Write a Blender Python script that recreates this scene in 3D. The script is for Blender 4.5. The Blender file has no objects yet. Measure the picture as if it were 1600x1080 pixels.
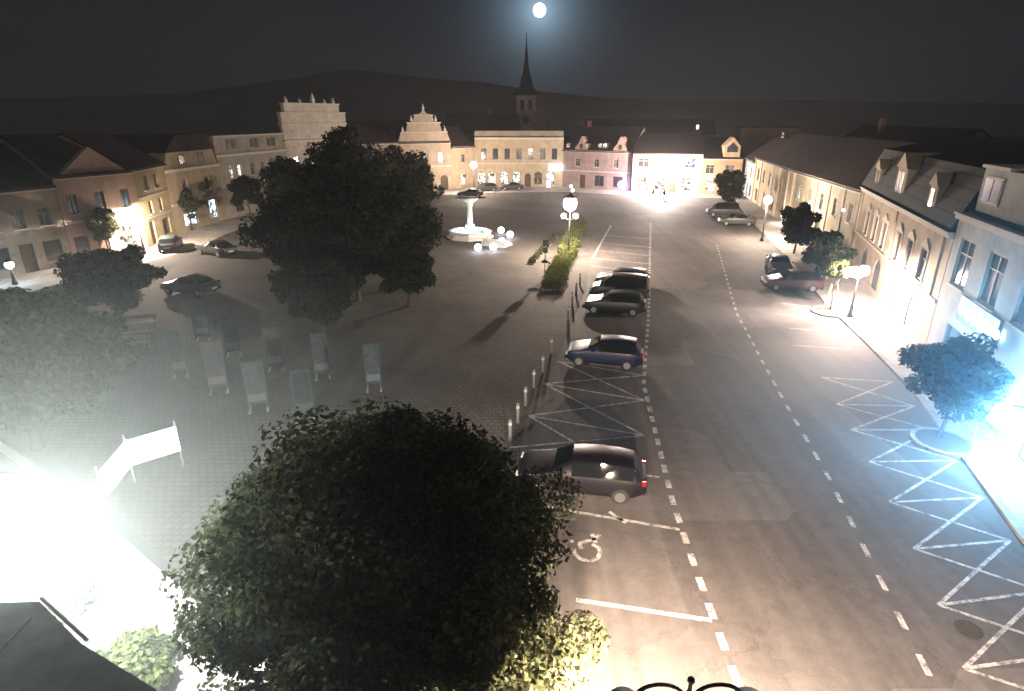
import bpy, math, random
import numpy as np
from mathutils import Vector, Matrix
R = math.radians
scene = bpy.context.scene
COL = scene.collection

# ------------------------------------------------------------------ camera (fixed survey of the square)
H, FPX, TH = 12.5, 930.0, R(21)
CT, ST = math.cos(TH), math.sin(TH)
def G(px, py, z=0.0):
    """ground (or height z) point of the square that was surveyed at this photo position"""
    u = -(py - 540) / FPX; x = (px - 800) / FPX
    t = (z - H) / (-ST + u * CT)
    return Vector((x * t, (CT + u * ST) * t, z))
def HT(x, y, py):
    k = -(py - 540) / FPX
    return H + (k * y * CT - y * ST) / (CT + k * ST)
cd = bpy.data.cameras.new('camera'); cam = bpy.data.objects.new('camera', cd); COL.objects.link(cam)
cam.location = (0, 0, H); cam.rotation_euler = (R(90) - TH, 0, 0)
cd.sensor_width = 36; cd.lens = 36 * FPX / 1600; cd.clip_end = 3000; cd.clip_start = .1
scene.camera = cam
scene.view_settings.view_transform = 'Standard'; scene.view_settings.look = 'None'
scene.view_settings.exposure = 0; scene.view_settings.gamma = 1
try:
    scene.cycles.use_denoising = True
    scene.cycles.denoiser = 'OPENIMAGEDENOISE'
    scene.cycles.max_bounces = 5; scene.cycles.diffuse_bounces = 2; scene.cycles.glossy_bounces = 2
    scene.cycles.transparent_max_bounces = 12; scene.cycles.volume_bounces = 0
    scene.cycles.sample_clamp_indirect = 2.0
    scene.cycles.use_light_tree = True; scene.cycles.volume_step_rate = 4; scene.cycles.volume_max_steps = 128
except Exception as e:
    print(e)

# ------------------------------------------------------------------ materials
MATS = {}
def nt(name):
    m = bpy.data.materials.new(name); m.use_nodes = True
    t = m.node_tree; t.nodes.clear()
    o = t.nodes.new('ShaderNodeOutputMaterial')
    return m, t, o
def mat(name, c, rough=.8, var=.25, scale=3.0, metal=0., bump=.0, spec=.3, c2=None):
    if name in MATS: return MATS[name]
    m, t, o = nt(name)
    b = t.nodes.new('ShaderNodeBsdfPrincipled'); b.inputs['Roughness'].default_value = rough
    b.inputs['Metallic'].default_value = metal; b.inputs['Specular IOR Level'].default_value = spec
    tc = t.nodes.new('ShaderNodeTexCoord')
    n = t.nodes.new('ShaderNodeTexNoise'); n.inputs['Scale'].default_value = scale; n.inputs['Detail'].default_value = 6
    n.inputs['Roughness'].default_value = .65
    r = t.nodes.new('ShaderNodeValToRGB')
    r.color_ramp.elements[0].position = .3; r.color_ramp.elements[1].position = .7
    lo = c2 if c2 else tuple(max(0, x * (1 - var)) for x in c); hi = c if c2 else tuple(x * (1 + var) for x in c)
    r.color_ramp.elements[0].color = (*lo, 1); r.color_ramp.elements[1].color = (*hi, 1)
    t.links.new(tc.outputs['Object'], n.inputs['Vector']); t.links.new(n.outputs['Fac'], r.inputs['Fac'])
    t.links.new(r.outputs['Color'], b.inputs['Base Color'])
    if bump:
        bp = t.nodes.new('ShaderNodeBump'); bp.inputs['Strength'].default_value = bump
        n2 = t.nodes.new('ShaderNodeTexNoise'); n2.inputs['Scale'].default_value = scale * 9; n2.inputs['Detail'].default_value = 4
        t.links.new(tc.outputs['Object'], n2.inputs['Vector']); t.links.new(n2.outputs['Fac'], bp.inputs['Height'])
        t.links.new(bp.outputs['Normal'], b.inputs['Normal'])
    t.links.new(b.outputs['BSDF'], o.inputs['Surface'])
    MATS[name] = m; return m
def mat_brick(name, c1, c2, mort, bw, bh, rough=.85, msize=.02, big=.35, scale=1.0, offset=.5):
    """paving / roof tiles: brick pattern with large worn patches"""
    if name in MATS: return MATS[name]
    m, t, o = nt(name)
    b = t.nodes.new('ShaderNodeBsdfPrincipled'); b.inputs['Roughness'].default_value = rough
    b.inputs['Specular IOR Level'].default_value = .25
    tc = t.nodes.new('ShaderNodeTexCoord')
    k = t.nodes.new('ShaderNodeTexBrick'); k.inputs['Scale'].default_value = scale
    k.inputs['Brick Width'].default_value = bw; k.inputs['Row Height'].default_value = bh
    k.inputs['Mortar Size'].default_value = msize; k.offset = offset
    k.inputs['Color1'].default_value = (*c1, 1); k.inputs['Color2'].default_value = (*c2, 1); k.inputs['Mortar'].default_value = (*mort, 1)
    t.links.new(tc.outputs['Object'], k.inputs['Vector'])
    n = t.nodes.new('ShaderNodeTexNoise'); n.inputs['Scale'].default_value = big; n.inputs['Detail'].default_value = 8
    n.inputs['Roughness'].default_value = .7
    t.links.new(tc.outputs['Object'], n.inputs['Vector'])
    mr = t.nodes.new('ShaderNodeMapRange'); mr.inputs['From Min'].default_value = .3; mr.inputs['From Max'].default_value = .7
    mr.inputs['To Min'].default_value = .6; mr.inputs['To Max'].default_value = 1.35
    t.links.new(n.outputs['Fac'], mr.inputs['Value'])
    mx = t.nodes.new('ShaderNodeVectorMath'); mx.operation = 'SCALE'
    t.links.new(k.outputs['Color'], mx.inputs[0]); t.links.new(mr.outputs['Result'], mx.inputs['Scale'])
    t.links.new(mx.outputs['Vector'], b.inputs['Base Color'])
    bp = t.nodes.new('ShaderNodeBump'); bp.inputs['Strength'].default_value = .35; bp.inputs['Distance'].default_value = .03
    t.links.new(k.outputs['Fac'], bp.inputs['Height']); bp.invert = True
    t.links.new(bp.outputs['Normal'], b.inputs['Normal'])
    t.links.new(b.outputs['BSDF'], o.inputs['Surface'])
    MATS[name] = m; return m
def mat_asphalt():
    if 'asphalt' in MATS: return MATS['asphalt']
    m, t, o = nt('asphalt')
    b = t.nodes.new('ShaderNodeBsdfPrincipled'); b.inputs['Roughness'].default_value = .8; b.inputs['Specular IOR Level'].default_value = .25
    tc = t.nodes.new('ShaderNodeTexCoord')
    def noise(s, d, rr=.6):
        n = t.nodes.new('ShaderNodeTexNoise'); n.inputs['Scale'].default_value = s; n.inputs['Detail'].default_value = d
        n.inputs['Roughness'].default_value = rr; t.links.new(tc.outputs['Object'], n.inputs['Vector']); return n
    n1, n2, n3 = noise(.12, 6, .6), noise(2.2, 6, .7), noise(30, 3, .8)
    a = t.nodes.new('ShaderNodeMath'); a.operation = 'MULTIPLY_ADD'; a.inputs[1].default_value = .5
    t.links.new(n1.outputs['Fac'], a.inputs[0])
    a2 = t.nodes.new('ShaderNodeMath'); a2.operation = 'MULTIPLY_ADD'; a2.inputs[1].default_value = .35
    t.links.new(n2.outputs['Fac'], a2.inputs[0]); 
    a3 = t.nodes.new('ShaderNodeMath'); a3.operation = 'MULTIPLY'; a3.inputs[1].default_value = .3
    t.links.new(n3.outputs['Fac'], a3.inputs[0]); t.links.new(a3.outputs[0], a2.inputs[2]); t.links.new(a2.outputs[0], a.inputs[2])
    r = t.nodes.new('ShaderNodeValToRGB'); e = r.color_ramp.elements
    e[0].position = .38; e[0].color = (.048, .043, .043, 1); e[1].position = .78; e[1].color = (.13, .114, .108, 1)
    t.links.new(a.outputs[0], r.inputs['Fac'])
    # tyre-polished streaks along the road, mended patches and cracks
    mp = t.nodes.new('ShaderNodeMapping'); mp.inputs['Scale'].default_value = (1.6,.05,1); mp.inputs['Rotation'].default_value = (0,0,R(12)); t.links.new(tc.outputs['Object'], mp.inputs['Vector'])
    ns = t.nodes.new('ShaderNodeTexNoise'); ns.inputs['Scale'].default_value = 1; ns.inputs['Detail'].default_value = 4; t.links.new(mp.outputs[0], ns.inputs['Vector'])
    m1 = t.nodes.new('ShaderNodeMapRange'); m1.inputs['From Min'].default_value=.35; m1.inputs['From Max'].default_value=.65; m1.inputs['To Min'].default_value=.86; m1.inputs['To Max'].default_value=1.12; t.links.new(ns.outputs['Fac'], m1.inputs['Value'])
    vp = t.nodes.new('ShaderNodeTexVoronoi'); vp.distance='CHEBYCHEV'; vp.inputs['Scale'].default_value=.16; t.links.new(tc.outputs['Object'], vp.inputs['Vector'])
    sx = t.nodes.new('ShaderNodeSeparateColor'); t.links.new(vp.outputs['Color'], sx.inputs[0])
    m2 = t.nodes.new('ShaderNodeMapRange'); m2.inputs['To Min'].default_value=.78; m2.inputs['To Max'].default_value=1.18; t.links.new(sx.outputs[0], m2.inputs['Value'])
    nw = t.nodes.new('ShaderNodeVectorMath'); nw.operation='MULTIPLY_ADD'; nw.inputs[1].default_value=(1.6,1.6,0); t.links.new(n2.outputs['Color'], nw.inputs[0]); t.links.new(tc.outputs['Object'], nw.inputs[2])
    vc = t.nodes.new('ShaderNodeTexVoronoi'); vc.feature='DISTANCE_TO_EDGE'; vc.inputs['Scale'].default_value=.22; t.links.new(nw.outputs[0], vc.inputs['Vector'])
    m3 = t.nodes.new('ShaderNodeMapRange'); m3.inputs['From Min'].default_value=.002; m3.inputs['From Max'].default_value=.008; m3.inputs['To Min'].default_value=.78; m3.inputs['To Max'].default_value=1; t.links.new(vc.outputs['Distance'], m3.inputs['Value'])
    k1 = t.nodes.new('ShaderNodeMath'); k1.operation='MULTIPLY'; t.links.new(m1.outputs[0],k1.inputs[0]); t.links.new(m2.outputs[0],k1.inputs[1])
    k2 = t.nodes.new('ShaderNodeMath'); k2.operation='MULTIPLY'; t.links.new(k1.outputs[0],k2.inputs[0]); t.links.new(m3.outputs[0],k2.inputs[1])
    sc_ = t.nodes.new('ShaderNodeVectorMath'); sc_.operation='SCALE'; t.links.new(r.outputs['Color'], sc_.inputs[0]); t.links.new(k2.outputs[0], sc_.inputs['Scale']); t.links.new(sc_.outputs[0], b.inputs['Base Color'])
    bp = t.nodes.new('ShaderNodeBump'); bp.inputs['Strength'].default_value = .5; bp.inputs['Distance'].default_value = .02
    t.links.new(n3.outputs['Fac'], bp.inputs['Height']); t.links.new(bp.outputs['Normal'], b.inputs['Normal'])
    t.links.new(b.outputs['BSDF'], o.inputs['Surface']); MATS['asphalt'] = m; return m
def mat_paint():
    """worn white road paint: chips of asphalt show through"""
    if 'road_paint' in MATS: return MATS['road_paint']
    m, t, o = nt('road_paint')
    b = t.nodes.new('ShaderNodeBsdfPrincipled'); b.inputs['Roughness'].default_value = .7
    tc = t.nodes.new('ShaderNodeTexCoord')
    n = t.nodes.new('ShaderNodeTexNoise'); n.inputs['Scale'].default_value = 3.2; n.inputs['Detail'].default_value = 9; n.inputs['Roughness'].default_value = .85
    t.links.new(tc.outputs['Object'], n.inputs['Vector'])
    r = t.nodes.new('ShaderNodeValToRGB'); e = r.color_ramp.elements
    e[0].position = .42; e[0].color = (.08, .075, .072, 1); e[1].position = .56; e[1].color = (.42, .40, .38, 1)
    t.links.new(n.outputs['Fac'], r.inputs['Fac']); t.links.new(r.outputs['Color'], b.inputs['Base Color'])
    t.links.new(b.outputs['BSDF'], o.inputs['Surface']); MATS['road_paint'] = m; return m
def mat_leaf(name, c, var=.5):
    if name in MATS: return MATS[name]
    m, t, o = nt(name)
    d = t.nodes.new('ShaderNodeBsdfDiffuse'); tr = t.nodes.new('ShaderNodeBsdfTranslucent'); mx = t.nodes.new('ShaderNodeMixShader'); mx.inputs[0].default_value = .3
    g = t.nodes.new('ShaderNodeNewGeometry'); r = t.nodes.new('ShaderNodeValToRGB'); e = r.color_ramp.elements
    e[0].color = (*[x * (1 - var) for x in c], 1); e[1].color = (*[min(1, x * (1 + var)) for x in c], 1)
    t.links.new(g.outputs['Random Per Island'], r.inputs['Fac'])
    t.links.new(r.outputs['Color'], d.inputs['Color']); t.links.new(r.outputs['Color'], tr.inputs['Color'])
    t.links.new(d.outputs[0], mx.inputs[1]); t.links.new(tr.outputs[0], mx.inputs[2]); t.links.new(mx.outputs[0], o.inputs['Surface'])
    MATS[name] = m; return m
def mat_emit(name, c, s, clear=False, noise=0.):
    """glowing surface; clear=True is a lamp globe that also lets the bulb's light out"""
    if name in MATS: return MATS[name]
    m, t, o = nt(name)
    e = t.nodes.new('ShaderNodeEmission'); e.inputs['Color'].default_value = (*c, 1); e.inputs['Strength'].default_value = s
    out = e.outputs[0]
    if noise:
        tc = t.nodes.new('ShaderNodeTexCoord'); n = t.nodes.new('ShaderNodeTexNoise'); n.inputs['Scale'].default_value = noise; n.inputs['Detail'].default_value = 3
        mr = t.nodes.new('ShaderNodeMapRange'); mr.inputs['From Min'].default_value = .42; mr.inputs['From Max'].default_value = .6
        mr.inputs['To Min'].default_value = s * .06; mr.inputs['To Max'].default_value = s
        t.links.new(tc.outputs['Object'], n.inputs['Vector']); t.links.new(n.outputs['Fac'], mr.inputs['Value']); t.links.new(mr.outputs[0], e.inputs['Strength'])
    if clear:
        tr = t.nodes.new('ShaderNodeBsdfTransparent'); a = t.nodes.new('ShaderNodeAddShader')
        t.links.new(out, a.inputs[0]); t.links.new(tr.outputs[0], a.inputs[1]); out = a.outputs[0]
    t.links.new(out, o.inputs['Surface']); MATS[name] = m; return m

GLASS = mat('window_glass', (.03, .032, .036), .12, .4, 1.5, spec=.6)
CURT = mat('curtained_glass', (.16,.15,.135), .25, .6, 2.2, spec=.5, c2=(.03,.03,.032))
FRAME = mat('window_frame', (.30, .28, .25), .6, .15)
DKFRAME = mat('dark_frame', (.07, .055, .05), .6, .2)
IRON = mat('cast_iron', (.03, .03, .032), .5, .3, 8, metal=.3)
ROOF = mat_brick('roof_tiles', (.04, .023, .02), (.03, .019, .017), (.015, .01, .01), .3, .25, big=.6)
DKROOF = mat_brick('slate_roof', (.032, .034, .038), (.04, .04, .042), (.012, .012, .013), .3, .25, big=.6)
TRIM = mat('stone_trim', (.42, .38, .33), .8, .15, 4, bump=.15)
STONE = mat('pale_stone', (.45, .43, .40), .8, .2, 5, bump=.25)
BARK = mat('bark', (.06, .048, .038), .9, .4, 9, bump=.6)
RUBBER = mat('rubber', (.02, .02, .02), .8, .2)
STEEL = mat('steel', (.35, .35, .36), .35, .15, metal=.9)
GALV = mat('galvanised_steel', (.28, .28, .28), .5, .2, 6, metal=.5)

# ------------------------------------------------------------------ mesh helper
class MB:
    def __init__(s): s.v = []; s.f = []
    def add(s, vs, fs):
        b = len(s.v); s.v += [tuple(p) for p in vs]; s.f += [tuple(b + i for i in f) for f in fs]; return s
    def box(s, x0, x1, y0, y1, z0, z1):
        return s.add([(x0,y0,z0),(x1,y0,z0),(x1,y1,z0),(x0,y1,z0),(x0,y0,z1),(x1,y0,z1),(x1,y1,z1),(x0,y1,z1)],
                     [(0,3,2,1),(4,5,6,7),(0,1,5,4),(1,2,6,5),(2,3,7,6),(3,0,4,7)])
    def poly(s, pts): return s.add(pts, [tuple(range(len(pts)))])
    def prism(s, xz, y0, y1):
        n = len(xz); vs = [(x, y0, z) for x, z in xz] + [(x, y1, z) for x, z in xz]
        fs = [tuple(range(n)), tuple(range(2*n-1, n-1, -1))] + [(i, n+i, n+(i+1)%n, (i+1)%n) for i in range(n)]
        return s.add(vs, fs)
    def slab(s, xy, z0, z1):
        n = len(xy); vs = [(p[0], p[1], z0) for p in xy] + [(p[0], p[1], z1) for p in xy]
        fs = [tuple(range(n-1, -1, -1)), tuple(range(n, 2*n))] + [(i, (i+1)%n, n+(i+1)%n, n+i) for i in range(n)]
        return s.add(vs, fs)
    def tube(s, path, rad, n=8):
        path = [Vector(p) for p in path]; rad = rad if isinstance(rad, (list, tuple)) else [rad]*len(path)
        vs = []; fs = []
        for i, p in enumerate(path):
            d = (path[min(i+1, len(path)-1)] - path[max(i-1, 0)])
            d = d.normalized() if d.length > 1e-9 else Vector((0,0,1))
            a = d.cross(Vector((0,0,1)));  a = a.normalized() if a.length > 1e-3 else Vector((1,0,0))
            b = d.cross(a).normalized()
            for k in range(n):
                q = 2*math.pi*k/n; vs.append(p + a*math.cos(q)*rad[i] + b*math.sin(q)*rad[i])
        for i in range(len(path)-1):
            for k in range(n): fs.append((i*n+k, i*n+(k+1)%n, (i+1)*n+(k+1)%n, (i+1)*n+k))
        fs += [tuple(range(n-1, -1, -1)), tuple(range((len(path)-1)*n, len(path)*n))]
        return s.add(vs, fs)
    def lathe(s, prof, c=(0,0,0), n=16, caps=True):
        vs = []; fs = []
        for r, z in prof:
            for k in range(n): q = 2*math.pi*k/n; vs.append((c[0]+r*math.cos(q), c[1]+r*math.sin(q), c[2]+z))
        for i in range(len(prof)-1):
            for k in range(n): fs.append((i*n+k, i*n+(k+1)%n, (i+1)*n+(k+1)%n, (i+1)*n+k))
        if caps: fs += [tuple(range(n-1,-1,-1)), tuple(range((len(prof)-1)*n, len(prof)*n))]
        return s.add(vs, fs)
    def ball(s, c, r, n=16, sz=1.):
        m = n//2; return s.lathe([(max(1e-4, r*math.sin(math.pi*i/m)), -r*sz*math.cos(math.pi*i/m)) for i in range(m+1)], c, n)
    def build(s, name, m, parent=None, smooth=False, bevel=0):
        me = bpy.data.meshes.new(name); me.from_pydata(s.v, [], s.f); me.update(); me.materials.append(m)
        if smooth: me.polygons.foreach_set('use_smooth', [True]*len(me.polygons))
        o = bpy.data.objects.new(name, me); COL.objects.link(o)
        if parent: o.parent = parent
        if bevel:
            b = o.modifiers.new('bevel', 'BEVEL'); b.width = bevel; b.segments = 2; b.limit_method = 'ANGLE'
        return o
def thing(name, label, cat, loc=(0,0,0), rz=0, group=None):
    o = bpy.data.objects.new(name, None); COL.objects.link(o); o.location = loc; o.rotation_euler = (0,0,rz)
    o.empty_display_size = .3
    return tag(o, label, cat, group)
def tag(o, label, cat, group=None, kind=None):
    if label: o['label'] = label
    if cat: o['category'] = cat
    if group: o['group'] = group
    if kind: o['kind'] = kind
    return o
def struct(o): o['kind'] = 'structure'; return o
def lamp(name, loc, watts, col, parent=None, r=.12):
    l = bpy.data.lights.new(name, 'POINT'); l.energy = watts; l.color = col; l.shadow_soft_size = r
    o = bpy.data.objects.new(name, l); COL.objects.link(o); o.location = loc
    if parent: o.parent = parent
    return o
WARM, PINKW, COLD, BLUE = (1, .80, .64), (1, .84, .74), (.58, .84, 1), (.24, .58, 1)

# ------------------------------------------------------------------ world, moon, glow of the night sky
w = bpy.data.worlds.new('World'); scene.world = w; w.use_nodes = True
t = w.node_tree; t.nodes.clear()
out = t.nodes.new('ShaderNodeOutputWorld'); bg = t.nodes.new('ShaderNodeBackground'); t.links.new(bg.outputs[0], out.inputs['Surface'])
_u = -(16 - 540) / FPX
MOON = Vector(((843 - 800) / FPX, CT + _u * ST, -ST + _u * CT)).normalized()
tc = t.nodes.new('ShaderNodeTexCoord'); dp = t.nodes.new('ShaderNodeVectorMath'); dp.operation = 'DOT_PRODUCT'; dp.inputs[1].default_value = MOON
nm = t.nodes.new('ShaderNodeVectorMath'); nm.operation = 'NORMALIZE'
t.links.new(tc.outputs['Generated'], nm.inputs[0]); t.links.new(nm.outputs[0], dp.inputs[0])
ac = t.nodes.new('ShaderNodeMath'); ac.operation = 'ARCCOSINE'; t.links.new(dp.outputs['Value'], ac.inputs[0])
def expo(k, amp):
    a = t.nodes.new('ShaderNodeMath'); a.operation = 'MULTIPLY'; a.inputs[1].default_value = -k; t.links.new(ac.outputs[0], a.inputs[0])
    b = t.nodes.new('ShaderNodeMath'); b.operation = 'EXPONENT'; t.links.new(a.outputs[0], b.inputs[0])
    c = t.nodes.new('ShaderNodeMath'); c.operation = 'MULTIPLY'; c.inputs[1].default_value = amp; t.links.new(b.outputs[0], c.inputs[0]); return c
s1, s2 = expo(6.5, .019), expo(34, .6)
ad = t.nodes.new('ShaderNodeMath'); ad.operation = 'ADD'; t.links.new(s1.outputs[0], ad.inputs[0]); t.links.new(s2.outputs[0], ad.inputs[1])
hc = t.nodes.new('ShaderNodeVectorMath'); hc.operation = 'SCALE'; hc.inputs[0].default_value = (.62, .95, 1.25); t.links.new(ad.outputs[0], hc.inputs['Scale'])
sn = t.nodes.new('ShaderNodeTexNoise'); sn.inputs['Scale'].default_value = 2.5; sn.inputs['Detail'].default_value = 5; t.links.new(nm.outputs[0], sn.inputs['Vector'])
sr = t.nodes.new('ShaderNodeValToRGB'); sr.color_ramp.elements[0].color = (.0085, .0085, .0105, 1); sr.color_ramp.elements[1].color = (.017, .0165, .020, 1)
t.links.new(sn.outputs['Fac'], sr.inputs['Fac'])
va = t.nodes.new('ShaderNodeVectorMath'); va.operation = 'ADD'; t.links.new(sr.outputs['Color'], va.inputs[0]); t.links.new(hc.outputs[0], va.inputs[1])
t.links.new(va.outputs[0], bg.inputs['Color']); bg.inputs['Strength'].default_value = 1
MD = 1400
mo = MB().ball((0,0,0), MD * 8.5 / FPX, 24).build('moon', mat_emit('moonlight', (.85, .95, 1), 14), smooth=True)
mo.location = Vector((0,0,H)) + MOON * MD
tag(mo, 'bright full moon in the night sky straight above the church spire', 'moon')
sd = bpy.data.lights.new('night_sky_glow', 'SUN'); sd.energy = .15; sd.angle = R(120); sd.color = (1, .9, .8)
so = bpy.data.objects.new('night_sky_glow', sd); COL.objects.link(so); so.rotation_euler = (R(32), 0, R(-8))

# ------------------------------------------------------------------ ground, road, plaza, pavements, markings
ASPH = mat_asphalt(); PAINT = mat_paint()
COBBLE = mat_brick('plaza_setts', (.1, .087, .077), (.074, .066, .059), (.04, .035, .032), .3, .3, big=.16, msize=.022)
SLAB = mat_brick('pavement_slabs', (.36, .33, .30), (.31, .285, .26), (.15, .135, .12), .5, .5, big=.25, msize=.015)
KERB = mat_brick('kerb_stone', (.3, .28, .26), (.26, .245, .23), (.1, .1, .1), 1.0, 3, big=.8, msize=.02)
struct(MB().poly([(-900,-60,0),(900,-60,0),(900,1200,0),(-900,1200,0)]).build('ground', mat('far_ground', (.05,.048,.045), .95, .3, .2)))
KR = [(9.9,-8),(12.6,1),(16.1,15.5),(17.6,20.2),(19.5,26.4),(20.9,33.1),(22.2,40.1),(25.2,52),(30.2,75),(36,98)]
DL = [(5.1,-8),(5.25,5),(5.35,11),(5.45,14.5),(5.6,17.5),(6.6,27.2),(9.4,39),(13.3,56.7),(17.6,76)]
struct(MB().poly([(-.2,-8,.004),(9.9,-8,.004)] + [(x,y,.004) for x,y in KR[1:]] + [(30,106,.004),(-6,112,.004),(-12,92,.004),(8,84,.004),(9.5,70,.004),(5.8,45,.004),(2.4,30,.004),(.4,22,.004)]).build('road', ASPH))
# plaza: setts, left of the parking bays
struct(MB().poly([(-.2,2,.010),(.4,22,.010),(2.4,30,.010),(5.8,45,.010),(9.5,70,.010),(8,84,.010),(-12,92,.010),(-26,86,.010),(-30,60,.010),(-30,40,.010),(-24,23.5,.010),(-16.4,18.9,.010),(-9.3,13.6,.010),(-4,9.6,.010)]).build('plaza', COBBLE))
LF = [(-44,40),(-42.73,47.1),(-39.96,53.45),(-37.6,60.3),(-38.5,68.1),(-37.25,78.57),(-34.1,94),(-27.3,104.5),(-19.8,109.2),(-11.1,113.2),(-7,117.58),(9.7,117.58),(21.4,110.5),(33,107.3),(39.6,106.4)]
LI = [(-38,38),(-36.5,46),(-34,53),(-32.3,60),(-32.7,68),(-32,77),(-29.4,90),(-23,98.5),(-17,102.5),(-10,105.5),(-5,108),(9.7,109),(20,104.5),(31,101.5),(36.5,100)]
far = MB()
for i in range(len(LF)-1):
    a,b,c,d = LI[i],LI[i+1],LF[i+1],LF[i]
    far.add([(*a,.008),(*b,.008),(*c,.008),(*d,.008)], [(0,1,2,3)])
struct(far.build('far_pavement', SLAB))
# right pavement, raised behind its kerb
FR = [(11.5,-8),(14,1),(18.1,15),(19.7,20.3),(21.3,25.5),(23.7,33),(26.3,40.9),(30.3,52.4),(35.2,76),(39.2,98)]
pv = MB(); kb = MB()
for i in range(len(KR)-1):
    a,b = KR[i],KR[i+1]; c,d = FR[i+1],FR[i]
    wdt = .28
    a2 = (a[0]+wdt, a[1]-.07); b2 = (b[0]+wdt, b[1]-.07)
    pv.add([(*a2,.118),(*b2,.118),(c[0]+1.2,c[1],.118),(d[0]+1.2,d[1],.118)], [(0,3,2,1)])
    kb.add([(*a,0),(*b,0),(*b,.122),(*a,.122),(*b2,.122),(*a2,.122)], [(0,3,2,1),(3,5,4,2)])
struct(pv.build('right_pavement', SLAB)); struct(kb.build('right_kerb', KERB))
# left corner pavement by the bright lamp, with its pale kerb strip
kl = [(-24,23.4),(-16.6,18.6),(-9.4,13.3),(-4,9.3)]
lp = MB(); lk = MB()
for i in range(3):
    a,b = Vector((*kl[i],0)),Vector((*kl[i+1],0)); n = (b-a).normalized(); n = Vector((n.y,-n.x,0))
    lk.add([(a.x,a.y,.018),(b.x,b.y,.018),(b.x+n.x*.35,b.y+n.y*.35,.018),(a.x+n.x*.35,a.y+n.y*.35,.018)], [(0,1,2,3)])
    lp.add([(a.x+n.x*.35,a.y+n.y*.35,.014),(b.x+n.x*.35,b.y+n.y*.35,.014),(b.x+n.x*14,b.y+n.y*14,.014),(a.x+n.x*14,a.y+n.y*14,.014)], [(0,1,2,3)])
struct(lk.build('left_kerb', mat('kerb_pale', (.5,.48,.45), .8, .15, 3)))
struct(lp.build('left_pavement', mat_brick('left_slabs', (.30,.29,.275), (.27,.26,.25), (.13,.12,.115), 2.4, 2.4, big=.4, msize=.06)))
mk = MB()
def stripe(p, q, wd, z=.012):
    p, q = Vector((p[0],p[1],0)), Vector((q[0],q[1],0)); d = (q-p).normalized(); n = Vector((-d.y,d.x,0))*wd/2
    mk.add([(p.x-n.x,p.y-n.y,z),(q.x-n.x,q.y-n.y,z),(q.x+n.x,q.y+n.y,z),(p.x+n.x,p.y+n.y,z)], [(0,1,2,3)])
def along(path, step, dash, wd, start=0, stop=1e9):
    pts = [Vector((*p,0)) for p in path]; s = 0; segs = []
    for a,b in zip(pts,pts[1:]): segs.append((s,(b-a).length,a,b)); s += (b-a).length
    def at(q):
        for s0,l,a,b in segs:
            if q <= s0+l: return a+(b-a)*((q-s0)/l)
        return None
    q = start
    while q < min(s, stop):
        a,b = at(q),at(q+dash)
        if b is None: break
        stripe(a,b,wd); q += step
along(DL, 1.0, .55, .2, .2)
along([(9.2,-8),(9.5,5),(10.0,10.5),(11.8,19.1),(12.9,25.7),(15.3,38.6),(21.7,62.9)], 1.4, .62, .15, .3)
# bay hatching on both sides
LH = [G(872,565),G(850,600),G(826,650),G(795,700)]; RH = [G(1006,560),G(1007,587),G(1007,626),G(1007,681)]
for i in range(3):
    stripe(LH[i],RH[i+1],.11); stripe(RH[i+1],LH[i+1],.11,.0125)
    if i < 2: stripe(LH[i],RH[i+2],.11,.013)
stripe(LH[2],G(898,692),.11,.013)
LZ = [G(1283,590),G(1307,632),G(1330,672),G(1358,722),G(1390,785),G(1428,858),G(1466,946),G(1506,1045)]
RZ = [G(1395,597),G(1428,635),G(1457,672),G(1495,720),G(1535,778),G(1578,845),G(1630,925),G(1690,1020)]
for i in range(8):
    stripe(LZ[i],RZ[i],.10)
    if i < 7: stripe(LZ[i],RZ[i+1],.10,.0125); stripe(RZ[i],LZ[i+1],.10,.013)
stripe(LZ[7],G(1690,1105),.10)
for a,b,wd in ((G(850,792),G(1062,828),.13),(G(952,800),G(978,818),.12),(G(900,938),G(1112,970),.15),(G(995,742),G(1030,746),.12)): stripe(a,b,wd,.0135)
for k in range(5):                                     # far bays by the pear lamp
    y = 368 + 12*k; stripe(G(948-6*k,y),G(1018,y+6+k),.14)
stripe(G(955,352),G(925,405),.2,.0135)
for p,q in (((1208,473),(1275,480)),((1214,491),(1290,497)),((1232,513),(1310,519)),((1240,540),(1330,546)),((1257,463),(1275,466))): stripe(G(*p),G(*q),.1)
for p,q in (((1166,478),(1170,490)),): pass
# the wheelchair symbol on the disabled bay
sy = [((904,850),(931,842)),((925,835),(930,849)),((905,850),(909,858)),((925,851),(935,856)),((935,856),(938,863)),((938,863),(934,873)),((934,873),(923,877)),
      ((923,877),(908,875)),((908,875),(898,866)),((898,866),(896,858)),((890,846),(896,847)),((930,844),(936,836))]
for a,b in sy: stripe(G(*a),G(*b),.13,.0145)
struct(mk.build('road_markings', PAINT))
mh = MB().lathe([(.32,.0),(.32,.016),(.28,.018),(.27,.015),(.001,.015)], G(1513,984), 20).build('manhole_cover', mat('rusty_iron',(.05,.045,.04),.9,.3,12,bump=.4,spec=.1)); tag(mh, 'round dark manhole cover in the asphalt between white hatch lines', 'manhole cover')

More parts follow.
